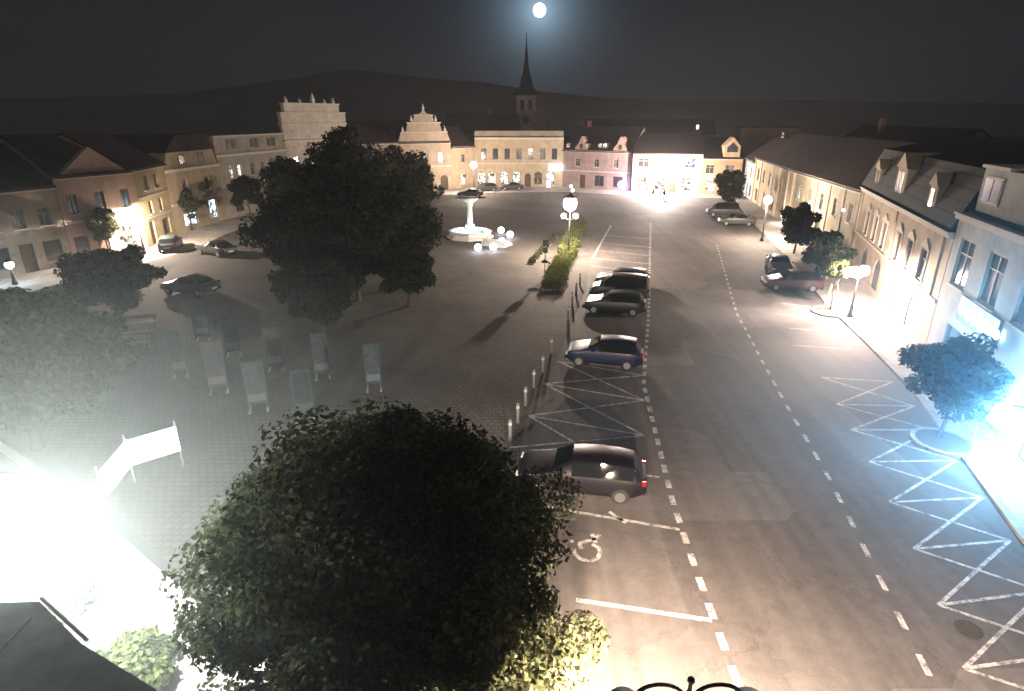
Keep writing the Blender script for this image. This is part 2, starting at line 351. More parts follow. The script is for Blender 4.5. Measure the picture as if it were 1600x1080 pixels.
# ------------------------------------------------------------------ buildings
def facade(mb, W, z0, z1, ops, t=.22):
    xs = sorted({0, W, *[o[0] for o in ops], *[o[1] for o in ops]}); zs = sorted({z0, z1, *[o[2] for o in ops], *[o[3] for o in ops]})
    for i in range(len(xs)-1):
        for j in range(len(zs)-1):
            cx, cz = (xs[i]+xs[i+1])/2, (zs[j]+zs[j+1])/2
            if any(o[0] < cx < o[1] and o[2] < cz < o[3] for o in ops): continue
            mb.poly([(xs[i],0,zs[j]),(xs[i+1],0,zs[j]),(xs[i+1],0,zs[j+1]),(xs[i],0,zs[j+1])])
    for x0,x1,a,b,arch in ops:
        mb.poly([(x0,0,a),(x0,t,a),(x1,t,a),(x1,0,a)])
        if not arch:
            mb.poly([(x0,0,a),(x0,0,b),(x0,t,b),(x0,t,a)]); mb.poly([(x1,0,a),(x1,t,a),(x1,t,b),(x1,0,b)]); mb.poly([(x0,0,b),(x1,0,b),(x1,t,b),(x0,t,b)])
        else:
            r = (x1-x0)/2; c = (x0+x1)/2; s = b-r; N = 12
            mb.poly([(x0,0,a),(x0,0,s),(x0,t,s),(x0,t,a)]); mb.poly([(x1,0,a),(x1,t,a),(x1,t,s),(x1,0,s)])
            P = [(c-r*math.cos(math.pi*k/N), s+r*math.sin(math.pi*k/N)) for k in range(N+1)]
            for k in range(N):
                (xa,za),(xb,zb) = P[k],P[k+1]
                mb.poly([(xa,0,za),(xb,0,zb),(xb,t,zb),(xa,t,za)]); mb.poly([(xa,0,za),(xa,0,b),(xb,0,b),(xb,0,zb)])
def window(root, x0, x1, z0, z1, glass=None, frame=None, arch=False, name='window', t=.22, cross=True, sill=True):
    f = MB(); e = .07
    f.box(x0,x0+e,t-.07,t,z0,z1).box(x1-e,x1,t-.07,t,z0,z1).box(x0+e,x1-e,t-.07,t,z0,z0+e).box(x0+e,x1-e,t-.07,t,z1-e,z1)
    c = (x0+x1)/2
    if cross: f.box(c-.03,c+.03,t-.062,t-.001,z0+e,z1-e); h = z0+(z1-z0)*.68; f.box(x0+e,c-.03,t-.06,t-.002,h-.025,h+.025).box(c+.03,x1-e,t-.06,t-.002,h-.025,h+.025)
    o = f.build(name, frame or FRAME, root)
    MB().poly([(x0+.02,t-.02,z0+.02),(x1-.02,t-.02,z0+.02),(x1-.02,t-.02,z1-.02),(x0+.02,t-.02,z1-.02)]).build('pane', glass or GLASS, o)
    if sill: MB().box(x0-.1,x1+.1,-.1,.01,z0-.09,z0-.005).build('sill', TRIM, o)
    return o
def building(name, label, pL, pR, eave, wall, rows, depth=11, roof='gable', rh=3.2, roofm=None, cornice=True, bands=(), chim=(), lit={}, frame=None, zbase=0, tbl=.22, group=None):
    """rows: (z0, h, w, [centres as a fraction], kind) -> openings with a window, door or shop window in each"""
    a, b = Vector((pL[0],pL[1],0)), Vector((pR[0],pR[1],0)); d = b-a; W = d.length - .04
    root = thing(name, label, 'building', a + d.normalized()*.02, math.atan2(d.y, d.x), group)
    ops = []
    for z0,h,wd,us,kind in rows:
        for u in us: x = u*W; ops.append((x-wd/2, x+wd/2, z0, z0+h, kind.endswith('arch')))
    mb = MB(); facade(mb, W, 0, eave, ops, tbl)
    mb.poly([(0,0,0),(0,0,eave),(0,depth,eave),(0,depth,0)]); mb.poly([(W,0,0),(W,depth,0),(W,depth,eave),(W,0,eave)])
    mb.poly([(0,depth,0),(0,depth,eave),(W,depth,eave),(W,depth,0)])
    if roof == 'gable':
        for x in (0, W): mb.poly([(x,0,eave),(x,depth,eave),(x,depth/2,eave+rh)])
    mb.poly([(0,0,eave-.02),(W,0,eave-.02),(W,depth,eave-.02),(0,depth,eave-.02)])
    mb.build('wall', wall, root)
    rm = roofm or ROOF; r = MB()
    if roof == 'gable':
        o = .35; k = rh/(depth/2)
        r.prism([(-o,eave-o*k+.05),(depth/2,eave+rh+.05),(depth+o,eave-o*k+.05),(depth+o,eave-o*k+.23),(depth/2,eave+rh+.25),(-o,eave-o*k+.23)], -.0, W)
        r.v = [(y, x, z) for x, y, z in r.v]; r.f = [tuple(reversed(f)) for f in r.f]
    elif roof == 'mansard':
        s = .9
        r.prism([(-.25,eave+.25),(s,eave+rh*.75),(depth/2,eave+rh),(depth-s,eave+rh*.75),(depth+.1,eave+.25)], 0, W)
        r.v = [(y, x, z) for x, y, z in r.v]; r.f = [tuple(reversed(f)) for f in r.f]
    else:
        r.box(.01,W-.01,.3,depth-.1,eave+.0,eave+.12)
    ro = r.build('roof', rm, root)
    for u,v,hh in chim:
        zt = eave + (rh*(1-abs(v-.5)*2) if roof != 'flat' else 0)
        MB().box(u*W-.4,u*W+.4,v*depth-.3,v*depth+.3,zt-.6,zt+hh).box(u*W-.46,u*W+.46,v*depth-.36,v*depth+.36,zt+hh,zt+hh+.12).build('chimney', mat('chimney_brick',(.2,.1,.08),.9,.3,8), ro)
    if cornice:
        MB().box(0,W,-.22,-.002,eave-.28,eave-.06).box(0,W,-.32,-.002,eave-.058,eave+.05).build('cornice', TRIM, root)
    for z in bands: MB().box(0,W,-.1,-.003,z-.09,z+.09).build('string_course', TRIM, root)
    k = 0; wr_ = random.Random(int(abs(pL[0]*13+pL[1]*7)))
    for z0,h,wd,us,kind in rows:
        for u in us:
            x = u*W; x0,x1 = x-wd/2,x+wd/2; g = lit.get(k)
            if g is None and kind.startswith('win') and wr_.random() < .4: g = CURT
            if kind.startswith('win'): window(root,x0,x1,z0,z0+h,g,frame,t=tbl)
            elif kind.startswith('shop'): window(root,x0,x1,z0,z0+h,g,DKFRAME,name='shop_window',sill=False,cross=wd>1.6,t=tbl)
            elif kind.startswith('door'):
                dm = MB().box(x0+.02,x1-.02,tbl-.06,tbl,z0,z0+h)
                for q in (.1,.55): dm.box(x0+wd*.15,x1-wd*.15,tbl-.085,tbl-.061,z0+h*q,z0+h*(q+.35))
                do = dm.build('door', g or mat('door_wood',(.07,.045,.03),.6,.3,6), root)
                MB().ball((x1-.18,tbl-.12,z0+1.05),.05,8).build('handle', STEEL, do)
            k += 1
    root['W'] = W
    return root, W
def pl(name, c, v=.16): return mat('plaster_'+name, tuple(x*.72 for x in c), .9, v+.1, .9, bump=.12)
LITW = mat_emit('lit_pane_warm', (1,.82,.55), 1.6, noise=3); LITB = mat_emit('lit_pane_blue', (.6,.78,1), 2.2, noise=2.5)
LITWH = mat_emit('lit_pane_white', (1,.96,.85), 2.5, noise=3); SHOPLIT = mat_emit('lit_shop_display', (1,.86,.66), 3.0, noise=2.2)
SHOPCOLD = mat_emit('lit_shop_cold', (.72,.88,1), 3.2, noise=2.0); DIMW = mat_emit('dim_pane_warm', (1,.7,.45), .35, noise=4)

# left row, near to far
building('town_house','dark two-storey house at the left edge of the square, mostly unlit', (-48.5,34.5),(-42.73,47.1), 6.3, pl('ochre',(.3,.25,.19)),
    [(3.6,1.5,1.0,[.2,.4,.6,.8],'win'),(0,2.4,1.2,[.5],'door'),(.7,1.7,1.8,[.2,.8],'shop')], chim=((.7,.4,1.2),))
building('town_house','dim two-storey house between the far left house and the gabled pink house', (-42.73,47.1),(-39.96,53.45), 6.9, pl('grey_ochre',(.32,.26,.2)),
    [(3.7,1.5,.95,[.2,.5,.8],'win'),(0,2.4,1.1,[.5],'door'),(.7,1.7,1.5,[.2,.8],'shop')])
rt,W = building('town_house','pinkish house with a triangular gable over its cornice beside the bright shop', (-39.96,53.45),(-37.12,60.27), 7.6, pl('pink',(.40,.28,.22)),
    [(4.3,1.7,.9,[.16,.5,.84],'win'),(.3,2.5,1.7,[.75],'shop'),(0,2.5,1.1,[.42],'door'),(.6,1.7,1.3,[.15],'shop')], lit={3:SHOPLIT}, bands=(3.6,), frame=DKFRAME)
g = MB().prism([(.5,7.66),(W-.5,7.66),(W/2,10.0)], -.1, .5).build('gable', pl('pink',(.4,.28,.22)), rt)
MB().box(-.05,.05,-.06,-.002,0,1).build('drainpipe', IRON, rt).location = (W-.1,0,3)
MB().box(W*.5,W*.98,-.14,-.002,3.0,3.45).build('shop_sign', mat('red_sign',(.35,.09,.06),.6,.2), rt)
rt,W = building('town_house','narrow yellow three-storey house with paired windows next to the glaring shop lamp', (-37.12,60.27),(-38.2,67.9), 7.7, pl('yellow',(.48,.38,.22)),
    [(5.5,1.4,1.0,[.34,.66],'win'),(3.1,1.3,.9,[.34,.66],'win'),(.5,1.7,1.9,[.72],'shop'),(0,2.4,1.2,[.25],'door')], bands=(4.9,2.75), lit={2:DIMW,3:DIMW})
rt,W = building('town_house','broad tan house with attic windows above a cornice and a lit display window', (-38.2,67.9),(-37.25,78.57), 7.0, pl('tan',(.38,.30,.2)),
    [(4.2,1.5,1.0,[.3,.72],'win'),(.5,1.5,2.6,[.3],'shop'),(.6,2.3,1.7,[.76],'shop')], roof='flat', bands=(3.2,), lit={2:SHOPCOLD,3:SHOPCOLD}, frame=DKFRAME)
MB().prism([(.0,7.06),(W,7.06),(W-.6,8.8),(.9,8.8)], .05, 5).build('attic_wall', pl('tan',(.38,.30,.2)), rt)
for u in (.32,.68):
    o = MB().box(u*W-.55,u*W+.55,-.02,.048,7.4,8.5).build('attic_window', DKFRAME, rt); MB().box(u*W-.45,u*W+.45,-.03,-.021,7.5,8.4).build('pane', GLASS, o)
MB().prism([(.7,8.82),(W-.5,8.82),(W-2,10.6),(3,10.6)], .0, 9).build('roof_top', ROOF, rt)
rt,W = building('town_house','long grey house with paired attic windows and two lit narrow windows', (-37.25,78.57),(-34.1,94), 8.0, pl('grey',(.36,.32,.27)),
    [(5.0,1.6,.85,[.16,.27,.45,.6,.75,.9],'win'),(.6,2.0,1.9,[.2,.5,.8],'shop')], roof='flat', bands=(4.1,), lit={0:LITWH,1:LITWH})
MB().box(0,W,.1,8,8.06,10.1).build('attic_wall', pl('grey',(.36,.32,.27)), rt)
for u in (.18,.25,.5,.57,.76,.83):
    o = MB().box(u*W-.42,u*W+.42,.03,.098,8.6,9.75).build('attic_window', DKFRAME, rt); MB().box(u*W-.34,u*W+.34,.02,.029,8.68,9.67).build('pane', GLASS, o)
MB().box(0,W,-.2,.4,10.1,10.3).build('attic_cornice', TRIM, rt)
WHT = pl('white',(.55,.49,.42))
def finial(mb, x, z, s): mb.box(x-.16*s,x+.16*s,-.12,.4,z,z+.35*s).add([(x-.16*s,-.12,z+.35*s),(x+.16*s,-.12,z+.35*s),(x+.16*s,.4,z+.35*s),(x-.16*s,.4,z+.35*s),(x,.14,z+1.0*s)],[(0,1,4),(1,2,4),(2,3,4),(3,0,4)])
rt,W = building('gabled_house','tall pale house with a wide stepped pinnacled attic rising behind the central trees', (-34.1,94),(-27.3,104.5), 9.2, WHT,
    [(5.0,1.8,1.0,[.15,.38,.62,.85],'win'),(0,2.6,1.6,[.5],'doorarch'),(.6,2,1.6,[.2,.8],'shop')], roof='flat', bands=(7.4,), depth=12)
a = MB().box(0,W,.02,.7,9.26,11.4).box(.0,W,.02,.7,11.6,13.0).box(.7,W-1.2,.02,.7,13.2,14.3).build('stepped_gable', WHT, rt)
fb = MB().box(-.1,W+.1,-.15,.8,11.402,11.598).box(-.1,W+.1,-.15,.8,13.002,13.198).box(.6,W-1.1,-.15,.8,14.302,14.5)
fb.build('gable_cornice', TRIM, rt)
for u,s in ((.1,1),(.3,.7),(.5,1.6),(.68,.7),(.82,1)):
    fi = MB(); finial(fi, u*W, 14.5, s); fi.build('finial', STONE, rt)
building('town_house','plain house hidden behind the crowns of the central trees', (-27.3,104.5),(-19.8,109.2), 8.4, pl('beige',(.34,.29,.23)), [(4.8,1.6,1,[.2,.5,.8],'win'),(0,2.5,1.3,[.5],'door')])
rt,W = building('gabled_house','renaissance house with a stepped volute gable and finials right of the central trees', (-19.8,109.2),(-11.1,113.3), 8.3, pl('cream',(.42,.34,.26)),
    [(4.9,1.7,1.0,[.2,.5,.8],'win'),(.4,2.4,1.6,[.2,.55],'shop'),(0,2.6,1.4,[.85],'doorarch')], roof='gable', rh=3.5, bands=(4.2,))
gp = []; W2 = W
st = [(.0,8.36),(.06,10.0),(.16,10.2),(.2,11.6),(.3,11.8),(.34,12.9),(.44,13.1),(.5,13.7)]
gp = [(u*W,z) for u,z in st] + [((1-u)*W,z) for u,z in reversed(st[:-1])]
MB().prism(gp, -.02, .5).build('gable', pl('cream',(.42,.34,.26)), rt)
MB().box(.05*W,.95*W,-.14,-.022,9.95,10.12).box(.17*W,.83*W,-.14,-.022,11.5,11.66).box(.31*W,.69*W,-.14,-.022,12.75,12.9).build('gable_cornice', TRIM, rt)
for u,z,s in ((.5,13.65,1.1),(.27,11.8,1.1),(.73,11.8,1.1),(.1,10.1,1),(.9,10.1,1)):
    fi = MB(); finial(fi,u*W,z,s); fi.build('finial', STONE, rt)
building('corner_house','low tan corner house lit by the lamp at the far left corner', (-11.1,113.3),(-7.02,117.58), 7.4, pl('sand',(.46,.36,.25)), [(.5,2.2,1.3,[.5],'shop'),(4.6,1.5,.9,[.5],'win')], lit={0:SHOPLIT}, depth=9)
# far side
rt,W = building('town_hall','wide yellow building with seven tall windows and arched lit ground floor across the square', (-7.02,117.58),(9.68,117.58), 8.9, pl('hall',(.47,.38,.27)),
    [(5.0,2.0,1.0,[.1,.233,.366,.5,.633,.766,.9],'win'),(.5,2.3,1.5,[.07,.19,.33,.47],'shoparch'),(0,2.5,1.2,[.60],'doorarch'),(.5,2.3,1.5,[.72,.86],'shoparch')],
    roof='flat', bands=(4.3,), lit={7:SHOPLIT,8:SHOPLIT,9:LITWH,10:LITWH,12:DIMW,13:SHOPCOLD}, frame=DKFRAME, depth=14)
MB().box(.02,W-.02,.3,1.0,8.96,10.1).build('parapet', pl('hall2',(.3,.25,.19)), rt)
sg = MB().box(W*.84,W*1.0-.1,-.5,-.05,3.2,4.1).build('light_box', mat_emit('sign_cold',(.75,.9,1),9), rt)
rt,W = building('gabled_house','pinkish house with two small pointed dormers and glowing roof windows', (9.68,117.58),(21.3,110.6), 6.7, pl('rose',(.33,.24,.23)),
    [(3.9,1.4,.95,[.22,.5,.78],'win'),(0,2.4,1.2,[.3],'door'),(.5,1.9,1.9,[.55,.82],'shop')], rh=4, bands=(3.1,), chim=((.2,.5,1),), lit={})
for u in (.27,.83):
    dm = MB().prism([(u*W-1.3,6.75),(u*W+1.3,6.75),(u*W+1.2,7.3),(u*W+.5,8.1),(u*W+.35,8.6),(u*W,9.2),(u*W-.35,8.6),(u*W-.5,8.1),(u*W-1.2,7.3)],-.05,2.5).build('dormer', pl('rose2',(.4,.27,.22)), rt)
    MB().box(u*W-.3,u*W+.3,-.09,-.052,7.1,7.9).build('pane', GLASS, dm)
for u,z in ((.06,7.4),(.34,7.4),(.54,7.5),(.61,7.5)):
    o = MB().box(u*W-.4,u*W+.4,.1,1.2,z-.3,z+.6).build('roof_window', DKFRAME, rt); MB().box(u*W-.3,u*W+.3,.08,.099,z-.15,z+.5).build('pane', LITW if z<7.45 or u<.6 else LITWH, o)
rt,W = building('shop_building','white-fronted building with a floodlit shop on its ground floor', (21.3,109.6),(32.94,107.29), 6.6, pl('bright',(.5,.42,.36)),
    [(4.2,1.6,1.9,[.16,.53,.83],'win'),(.4,2.3,1.9,[.17,.42],'shop'),(0,2.5,1.3,[.6],'door'),(.4,2.2,1.5,[.8],'shop')], rh=3, lit={2:LITB,3:SHOPLIT,4:SHOPLIT,6:LITWH}, frame=FRAME, bands=(3.3,))
MB().box(W*.25,W*.75,-.25,-.02,3.4,4.0).build('shop_sign', mat_emit('shop_sign_warm',(1,.9,.75),5), rt)
rt,W = building('corner_house','orange corner house with a pointed gable dormer behind a round tree', (32.94,107.29),(39.54,106.36), 5.9, pl('orange',(.5,.32,.19)),
    [(3.3,1.5,1.4,[.2],'win'),(3.1,1.7,1.5,[.7],'win'),(.4,2.1,1.6,[.25],'shop'),(0,2.4,1.3,[.7],'door')], rh=3, lit={2:SHOPLIT}, bands=(2.8,))
dm = MB().prism([(W*.5,5.95),(W*.9,5.95),(W*.9,7.9),(W*.7,9.3),(W*.5,7.9)],-.06,3).build('dormer', pl('orange2',(.52,.36,.22)), rt)
MB().prism([(W*.57,6.9),(W*.83,6.9),(W*.83,7.7),(W*.7,8.5),(W*.57,7.7)],-.1,-.062).build('pane', GLASS, dm)
# right row, far to near
building('town_house','pale blue-grey house at the far right corner of the square', (40.4,107.6),(38.1,97), 5.9, pl('paleblue',(.33,.35,.36)), [(3.4,1.4,.8,[.25,.7],'win'),(0,2.3,1.2,[.5],'door'),(.5,1.7,1.6,[.2,.8],'shop')], depth=9)
rt,W = building('town_house','long yellow house with pilasters lit from below on the right', (38.1,97),(33.4,72.3), 6.6, pl('straw',(.42,.34,.21)),
    [(3.5,1.7,.9,[.12,.28,.44,.6,.76],'win'),(0,2.4,1.3,[.36],'door'),(.5,1.8,1.8,[.15,.58],'shop')], rh=3.4, lit={2:LITWH,3:LITWH,1:LITB}, frame=DKFRAME)
for u in (.02,.2,.52,.68,.86,.97): MB().box(u*W-.25,u*W+.25,-.12,-.003,.0,6.28).build('pilaster', TRIM, rt)
rt,W = building('town_house','darker house with small bluish lit windows behind the right-hand trees', (33.4,72.3),(30.1,52.3), 6.6, pl('olive',(.27,.24,.18)),
    [(3.6,1.6,1.0,[.09,.30,.5,.7,.9],'win'),(0,2.4,1.3,[.5],'door'),(.5,1.8,1.9,[.2,.75],'shop')], rh=3.5, lit={0:LITB})
for u in (.0,.2,.4,.6,.8,.98): MB().box(max(0,u*W-.2),u*W+.2,-.1,-.003,.0,6.28).build('pilaster', pl('olive2',(.34,.3,.22)), rt)
for u,z in ((.34,3.9),(.84,4.5)):
    MB().ball((u*W,-.16,z),.13,10).build('wall_lamp', mat_emit('small_violet',(.85,.8,1),12), rt)
# near yellow house with mansard, dormers, arcade
NW = pl('cream_yellow',(.40,.32,.23))
up = [.13,.21,.31,.52,.66,.81]
rt,W = building('mansard_house','cream house with three mansard dormers, tall windows and arched doorways by the street lamp', (30.1,52.3),(22.75,30.6), 6.9, NW,
    [(3.55,1.75,1.15,[.16,.285,.41,.59,.71,.84],'win'),(.15,2.6,1.9,[.42],'shoparch'),(.1,2.6,2.1,[.635],'shoparch'),(.1,2.6,2.0,[.85],'doorarch'),(.1,2.6,1.8,[.22],'shoparch')],
    roof='mansard', rh=4.2, roofm=DKROOF, bands=(3.25,), lit={7:mat('shop_interior',(.35,.25,.2),.8,.5,2),8:mat('pale_door',(.36,.37,.38),.7,.15,3)}, frame=DKFRAME, depth=13, tbl=.14)
for u in (.16,.285,.41,.59,.71,.84):
    x = u*W; MB().box(x-.72,x+.72,-.13,-.004,5.45,5.58).prism([(x-.72,5.581),(x+.72,5.581),(x,6.0)],-.13,-.004).build('window_pediment', TRIM, rt)
    MB().box(x-.7,x-.6,-.07,-.004,3.55,5.44).box(x+.6,x+.7,-.07,-.004,3.55,5.44).build('window_surround', TRIM, rt)
for u in (.0,.48,.50,.93):
    MB().box(u*W+.05,u*W+.5,-.09,-.004,3.35,6.6).build('pilaster', pl('cream_light',(.44,.36,.27)), rt)
MB().box(0,W,-.08,-.005,.002,.55).build('plinth', mat('plinth_stone',(.28,.22,.18),.9,.2,4,bump=.2), rt)
for u,wd,hh,n in ((.17,1.4,1.8,1),(.47,2.4,2.5,2),(.79,1.4,1.9,1)):
    x = u*W; z = 7.4
    d = MB().box(x-wd/2,x+wd/2,-.02,2.6,z,z+hh*.75).prism([(x-wd/2-.15,z+hh*.75),(x+wd/2+.15,z+hh*.75),(x,z+hh*1.15)],-.12,2.6).box(x-wd/2-.2,x+wd/2+.2,-.15,.1,z-.12,z-.002).build('dormer', NW, rt)
    for k in range(n):
        c = x + (k-(n-1)/2)*.85
        MB().box(c-.3,c+.3,-.06,-.022,z+.25,z+hh*.66).build('dormer_window', GLASS, d)
# worn shop name over the arches: too blurred to read, dark strokes only
sgn = MB(); rr = random.Random(4); x = W*.69
for k in range(8):
    ww = rr.uniform(.12,.2); hh = rr.uniform(.22,.3) if k else .42
    sgn.box(x,x+.045,-.03,-.004,2.78-.0,2.78+hh); sgn.box(x+.046,x+ww,-.03,-.004,2.78+hh*rr.choice((.0,.45,.8)),2.78+hh*rr.choice((.0,.45,.8))+.05+.04)
    if rr.random()<.5: sgn.box(x+ww+.001,x+ww+.04,-.03,-.004,2.78,2.78+hh*.8)
    x += ww+.1
sgn.build('sign_lettering', mat('sign_letters',(.18,.12,.1),.7,.2), rt)
# near pale house on the right edge
PB = pl('pale_near',(.42,.42,.40))
rt,W = building('town_house','large pale house with wide windows washed in blue light at the right edge', (22.7,30.5),(16.2,8.5), 8.0, PB,
    [(4.6,2.3,1.7,[.075,.22,.365,.51,.66],'win'),(.15,2.6,2.2,[.13,.33,.52,.72],'shop'),(.0,2.6,1.2,[.225],'door')], roof='flat', rh=1, roofm=DKROOF, bands=(), frame=FRAME, depth=13, tbl=.14,
    lit={6:mat_emit('shop_blue',(.35,.75,1),2.0,noise=1.5),7:mat_emit('shop_blue2',(.45,.8,1),5.0)})
MB().box(.01,W-.01,.55,9,8.13,10.2).build('attic_wall', PB, rt)
MB().box(W*.125,W-.02,.9,8.9,10.201,11.5).build('attic_block', PB, rt)
MB().box(-.05,W*.125,.4,9.1,10.21,10.36).box(W*.12,W,.75,9,11.501,11.65).build('attic_cornice', TRIM, rt)
for x,wd in ((1.4,1.9),(5.6,1.3),(9.2,1.3),(12.8,1.3)):
    o = MB().box(x-wd/2,x+wd/2,.49,.548,8.6,9.85).build('attic_window', FRAME, rt)
    for k in (-1,1): MB().box(x+k*wd*.24-wd*.2,x+k*wd*.24+wd*.2,.47,.489,8.7,9.75).build('pane', GLASS, o)
# blue illuminated shop sign (letters too glared to read): tube shapes on a dark board
sb = MB().box(W*.13,W*.31,-.16,-.02,3.3,4.5).build('shop_sign', mat('sign_board',(.03,.06,.1),.5,.2), rt)
lt = MB(); 
for x,z,r_ in ((.105,3.40,.26),(.122,3.38,.17),(.137,3.28,.22),(.15,3.5,.15),(.165,3.30,.24),(.178,3.45,.28),(.192,3.28,.27),(.206,3.5,.22),(.219,3.36,.25),(.234,3.42,.2),(.25,3.36,.2)):
    lt.lathe([(r_*.25,0),(r_,.02),(r_,.07),(r_*.6,.08)],(0,0,0),14)
    n = 4*14; vs = lt.v[-n:]; lt.v[-n:] = [(W*(x*1.12+.035)+a, -.17-c, z+.55+b) for a,b,c in vs]
lt.build('sign_lettering', mat_emit("neon_blue",(.55,.9,1),22), sb)
MB().box(W*.52-.06,W*.52+.06,-1.2,-.02,2.66,2.74).build('box_bracket', IRON, rt); MB().box(W*.52-.3,W*.52+.3,-1.6,-.8,1.9,2.65).build('light_box', mat_emit('added_blue_box',(.35,.75,1),10,clear=True), rt)  # bracket and glowing box added as a carrier for the blue light
bpy.context.view_layer.update(); px_ = rt.matrix_basis @ Vector((W*.52,-1.2,2.3)); px2_ = rt.matrix_basis @ Vector((W*.22,-.8,3.6))
# behind the right and far rows
building('back_house','long low roofed house behind the far row, faintly lit', (16,140),(44,136), 9.4, pl('back1',(.3,.25,.24)), [], rh=2.4, depth=8, cornice=False)
rt,W = building('back_house','orange lit upper storey standing above the far right roofs', (46,127),(57,125), 10.5, pl('back2',(.34,.2,.14)), [(8.3,1.4,.5,[.72],'win')], roof='flat', depth=8, cornice=False, lit={0:LITW})
rt,W = building('back_house','dark gabled house peeking up behind the yellow hall', (-14,134),(2,136), 9.5, pl('back3',(.25,.21,.19)), [], rh=3.5, depth=9, cornice=False, chim=((.6,.5,1),))
building('back_house','dark house behind the right row with a tall chimney', (46,92),(41,62), 8.2, pl('back4',(.2,.16,.15)), [], rh=3, depth=9, cornice=False, chim=((.3,.4,1.6),))
lw = MB().box(-.25,.25,-.05,.05,0,1.3).build('window_light', mat_emit('lone_window',(.9,1,.9),3)); lw.location = (40.2,138-.7,9.6)
lw.parent = bpy.data.objects['back_house']; lw.matrix_parent_inverse = bpy.data.objects['back_house'].matrix_basis.inverted(); lw.name = 'lit_window'
# church
ch = thing('church_tower','tall church tower with a needle spire rising behind the yellow hall','church',(3.6,165,0))
CW = pl('church',(.62,.48,.42))
MB().box(-2.4,2.4,-2.4,2.4,0,17.2).build('wall', CW, ch)
MB().box(-2.7,2.7,-2.7,2.7,17.2,17.6).box(-2.55,2.55,-2.55,2.55,13.2,13.5).build('cornice', TRIM, ch)
sp = MB().lathe([(3.3,17.6),(2.6,18.6),(1.6,20.2),(1.5,21.0),(1.0,22.5),(.45,25.5),(.06,30.5)],(0,0,0),8).build('spire', DKROOF, ch)
MB().ball((0,0,30.7),.22,8).box(-.04,.04,-.04,.04,30.8,32).box(-.35,.35,-.04,.04,31.4,31.5).build('cross', IRON, sp)
for s in (-1,1):
    MB().box(s*1.0-.45,s*1.0+.45,-2.46,-2.402,14.2,16.5).build('belfry_opening', DKFRAME, ch)
ck = MB().lathe([(.9,0),(.9,.05)],(0,0,0),24).build('clock_face', mat('clock',(.12,.11,.1),.5,.1), ch); ck.rotation_euler=(R(90),0,0); ck.location=(0,-2.42,11.8)
MB().box(-2.5,9,2.6,14,0,10.5).prism([(-2.5,10.5),(9,10.5),(3.2,15)],2.6,14).build('nave', CW, ch)
# hills
hl = MB(); hx = [(-700,26),(-420,28),(-300,30),(-235,34),(-160,46),(-118,55),(-80,50),(-55,46),(-25,44),(15,36),(60,30),(120,26),(220,27),(350,24),(700,20)]
for i,(x,z) in enumerate(hx): hl.v += [(x,430,0),(x,430+40,z*.74+4)]
for i,(x,z) in enumerate(hx): hl.v += [(x*1.2,560,0)]
n = len(hx)
for i in range(n-1): hl.f += [(2*i,2*i+2,2*i+3,2*i+1),(2*i+1,2*i+3,2*n+i+1,2*n+i)]
struct(hl.build('hills', mat('hill_woods',(.15,.145,.14),.95,.08,.05), smooth=True))

# ------------------------------------------------------------------ trees and hedges
def leaves(rs, centres, rads, n, size, flat=.7):
    """n leaf blades spread through clumps; returns one mesh's arrays"""
    k = rs.randint(0, len(centres), n); d = rs.normal(size=(n,3)); d /= np.linalg.norm(d,axis=1)[:,None]
    rr = rs.uniform(.25,1,n)**.5
    p = centres[k] + d*rr[:,None]*rads[k][:,None]*np.array([1,1,flat])
    nrm = d*.8 + rs.normal(size=(n,3))*.55 + np.array([0,0,.35]); nrm /= np.linalg.norm(nrm,axis=1)[:,None]
    a = np.cross(nrm, rs.normal(size=(n,3))); a /= np.linalg.norm(a,axis=1)[:,None]; b = np.cross(nrm,a)
    s = size*rs.uniform(.6,1.3,n)[:,None]
    v = np.stack([p-a*s*.55, p-b*s*.33, p+a*s*.55, p+b*s*.33],1).reshape(-1,3)
    return v
def leafmesh(name, v, m, parent):
    n = len(v)//4; me = bpy.data.meshes.new(name); me.vertices.add(len(v)); me.vertices.foreach_set('co', v.astype(np.float32).ravel())
    me.loops.add(n*4); me.loops.foreach_set('vertex_index', np.arange(n*4,dtype=np.int32)); me.polygons.add(n)
    me.polygons.foreach_set('loop_start', np.arange(0,n*4,4,dtype=np.int32)); me.update(calc_edges=True); me.validate()
    me.materials.append(m); o = bpy.data.objects.new(name, me); COL.objects.link(o); o.parent = parent; return o
LEAF = mat_leaf('leaf_green',(.042,.046,.024)); LEAFD = mat_leaf('leaf_dark',(.026,.029,.017)); LEAFG = mat_leaf('leaf_light',(.085,.1,.035))
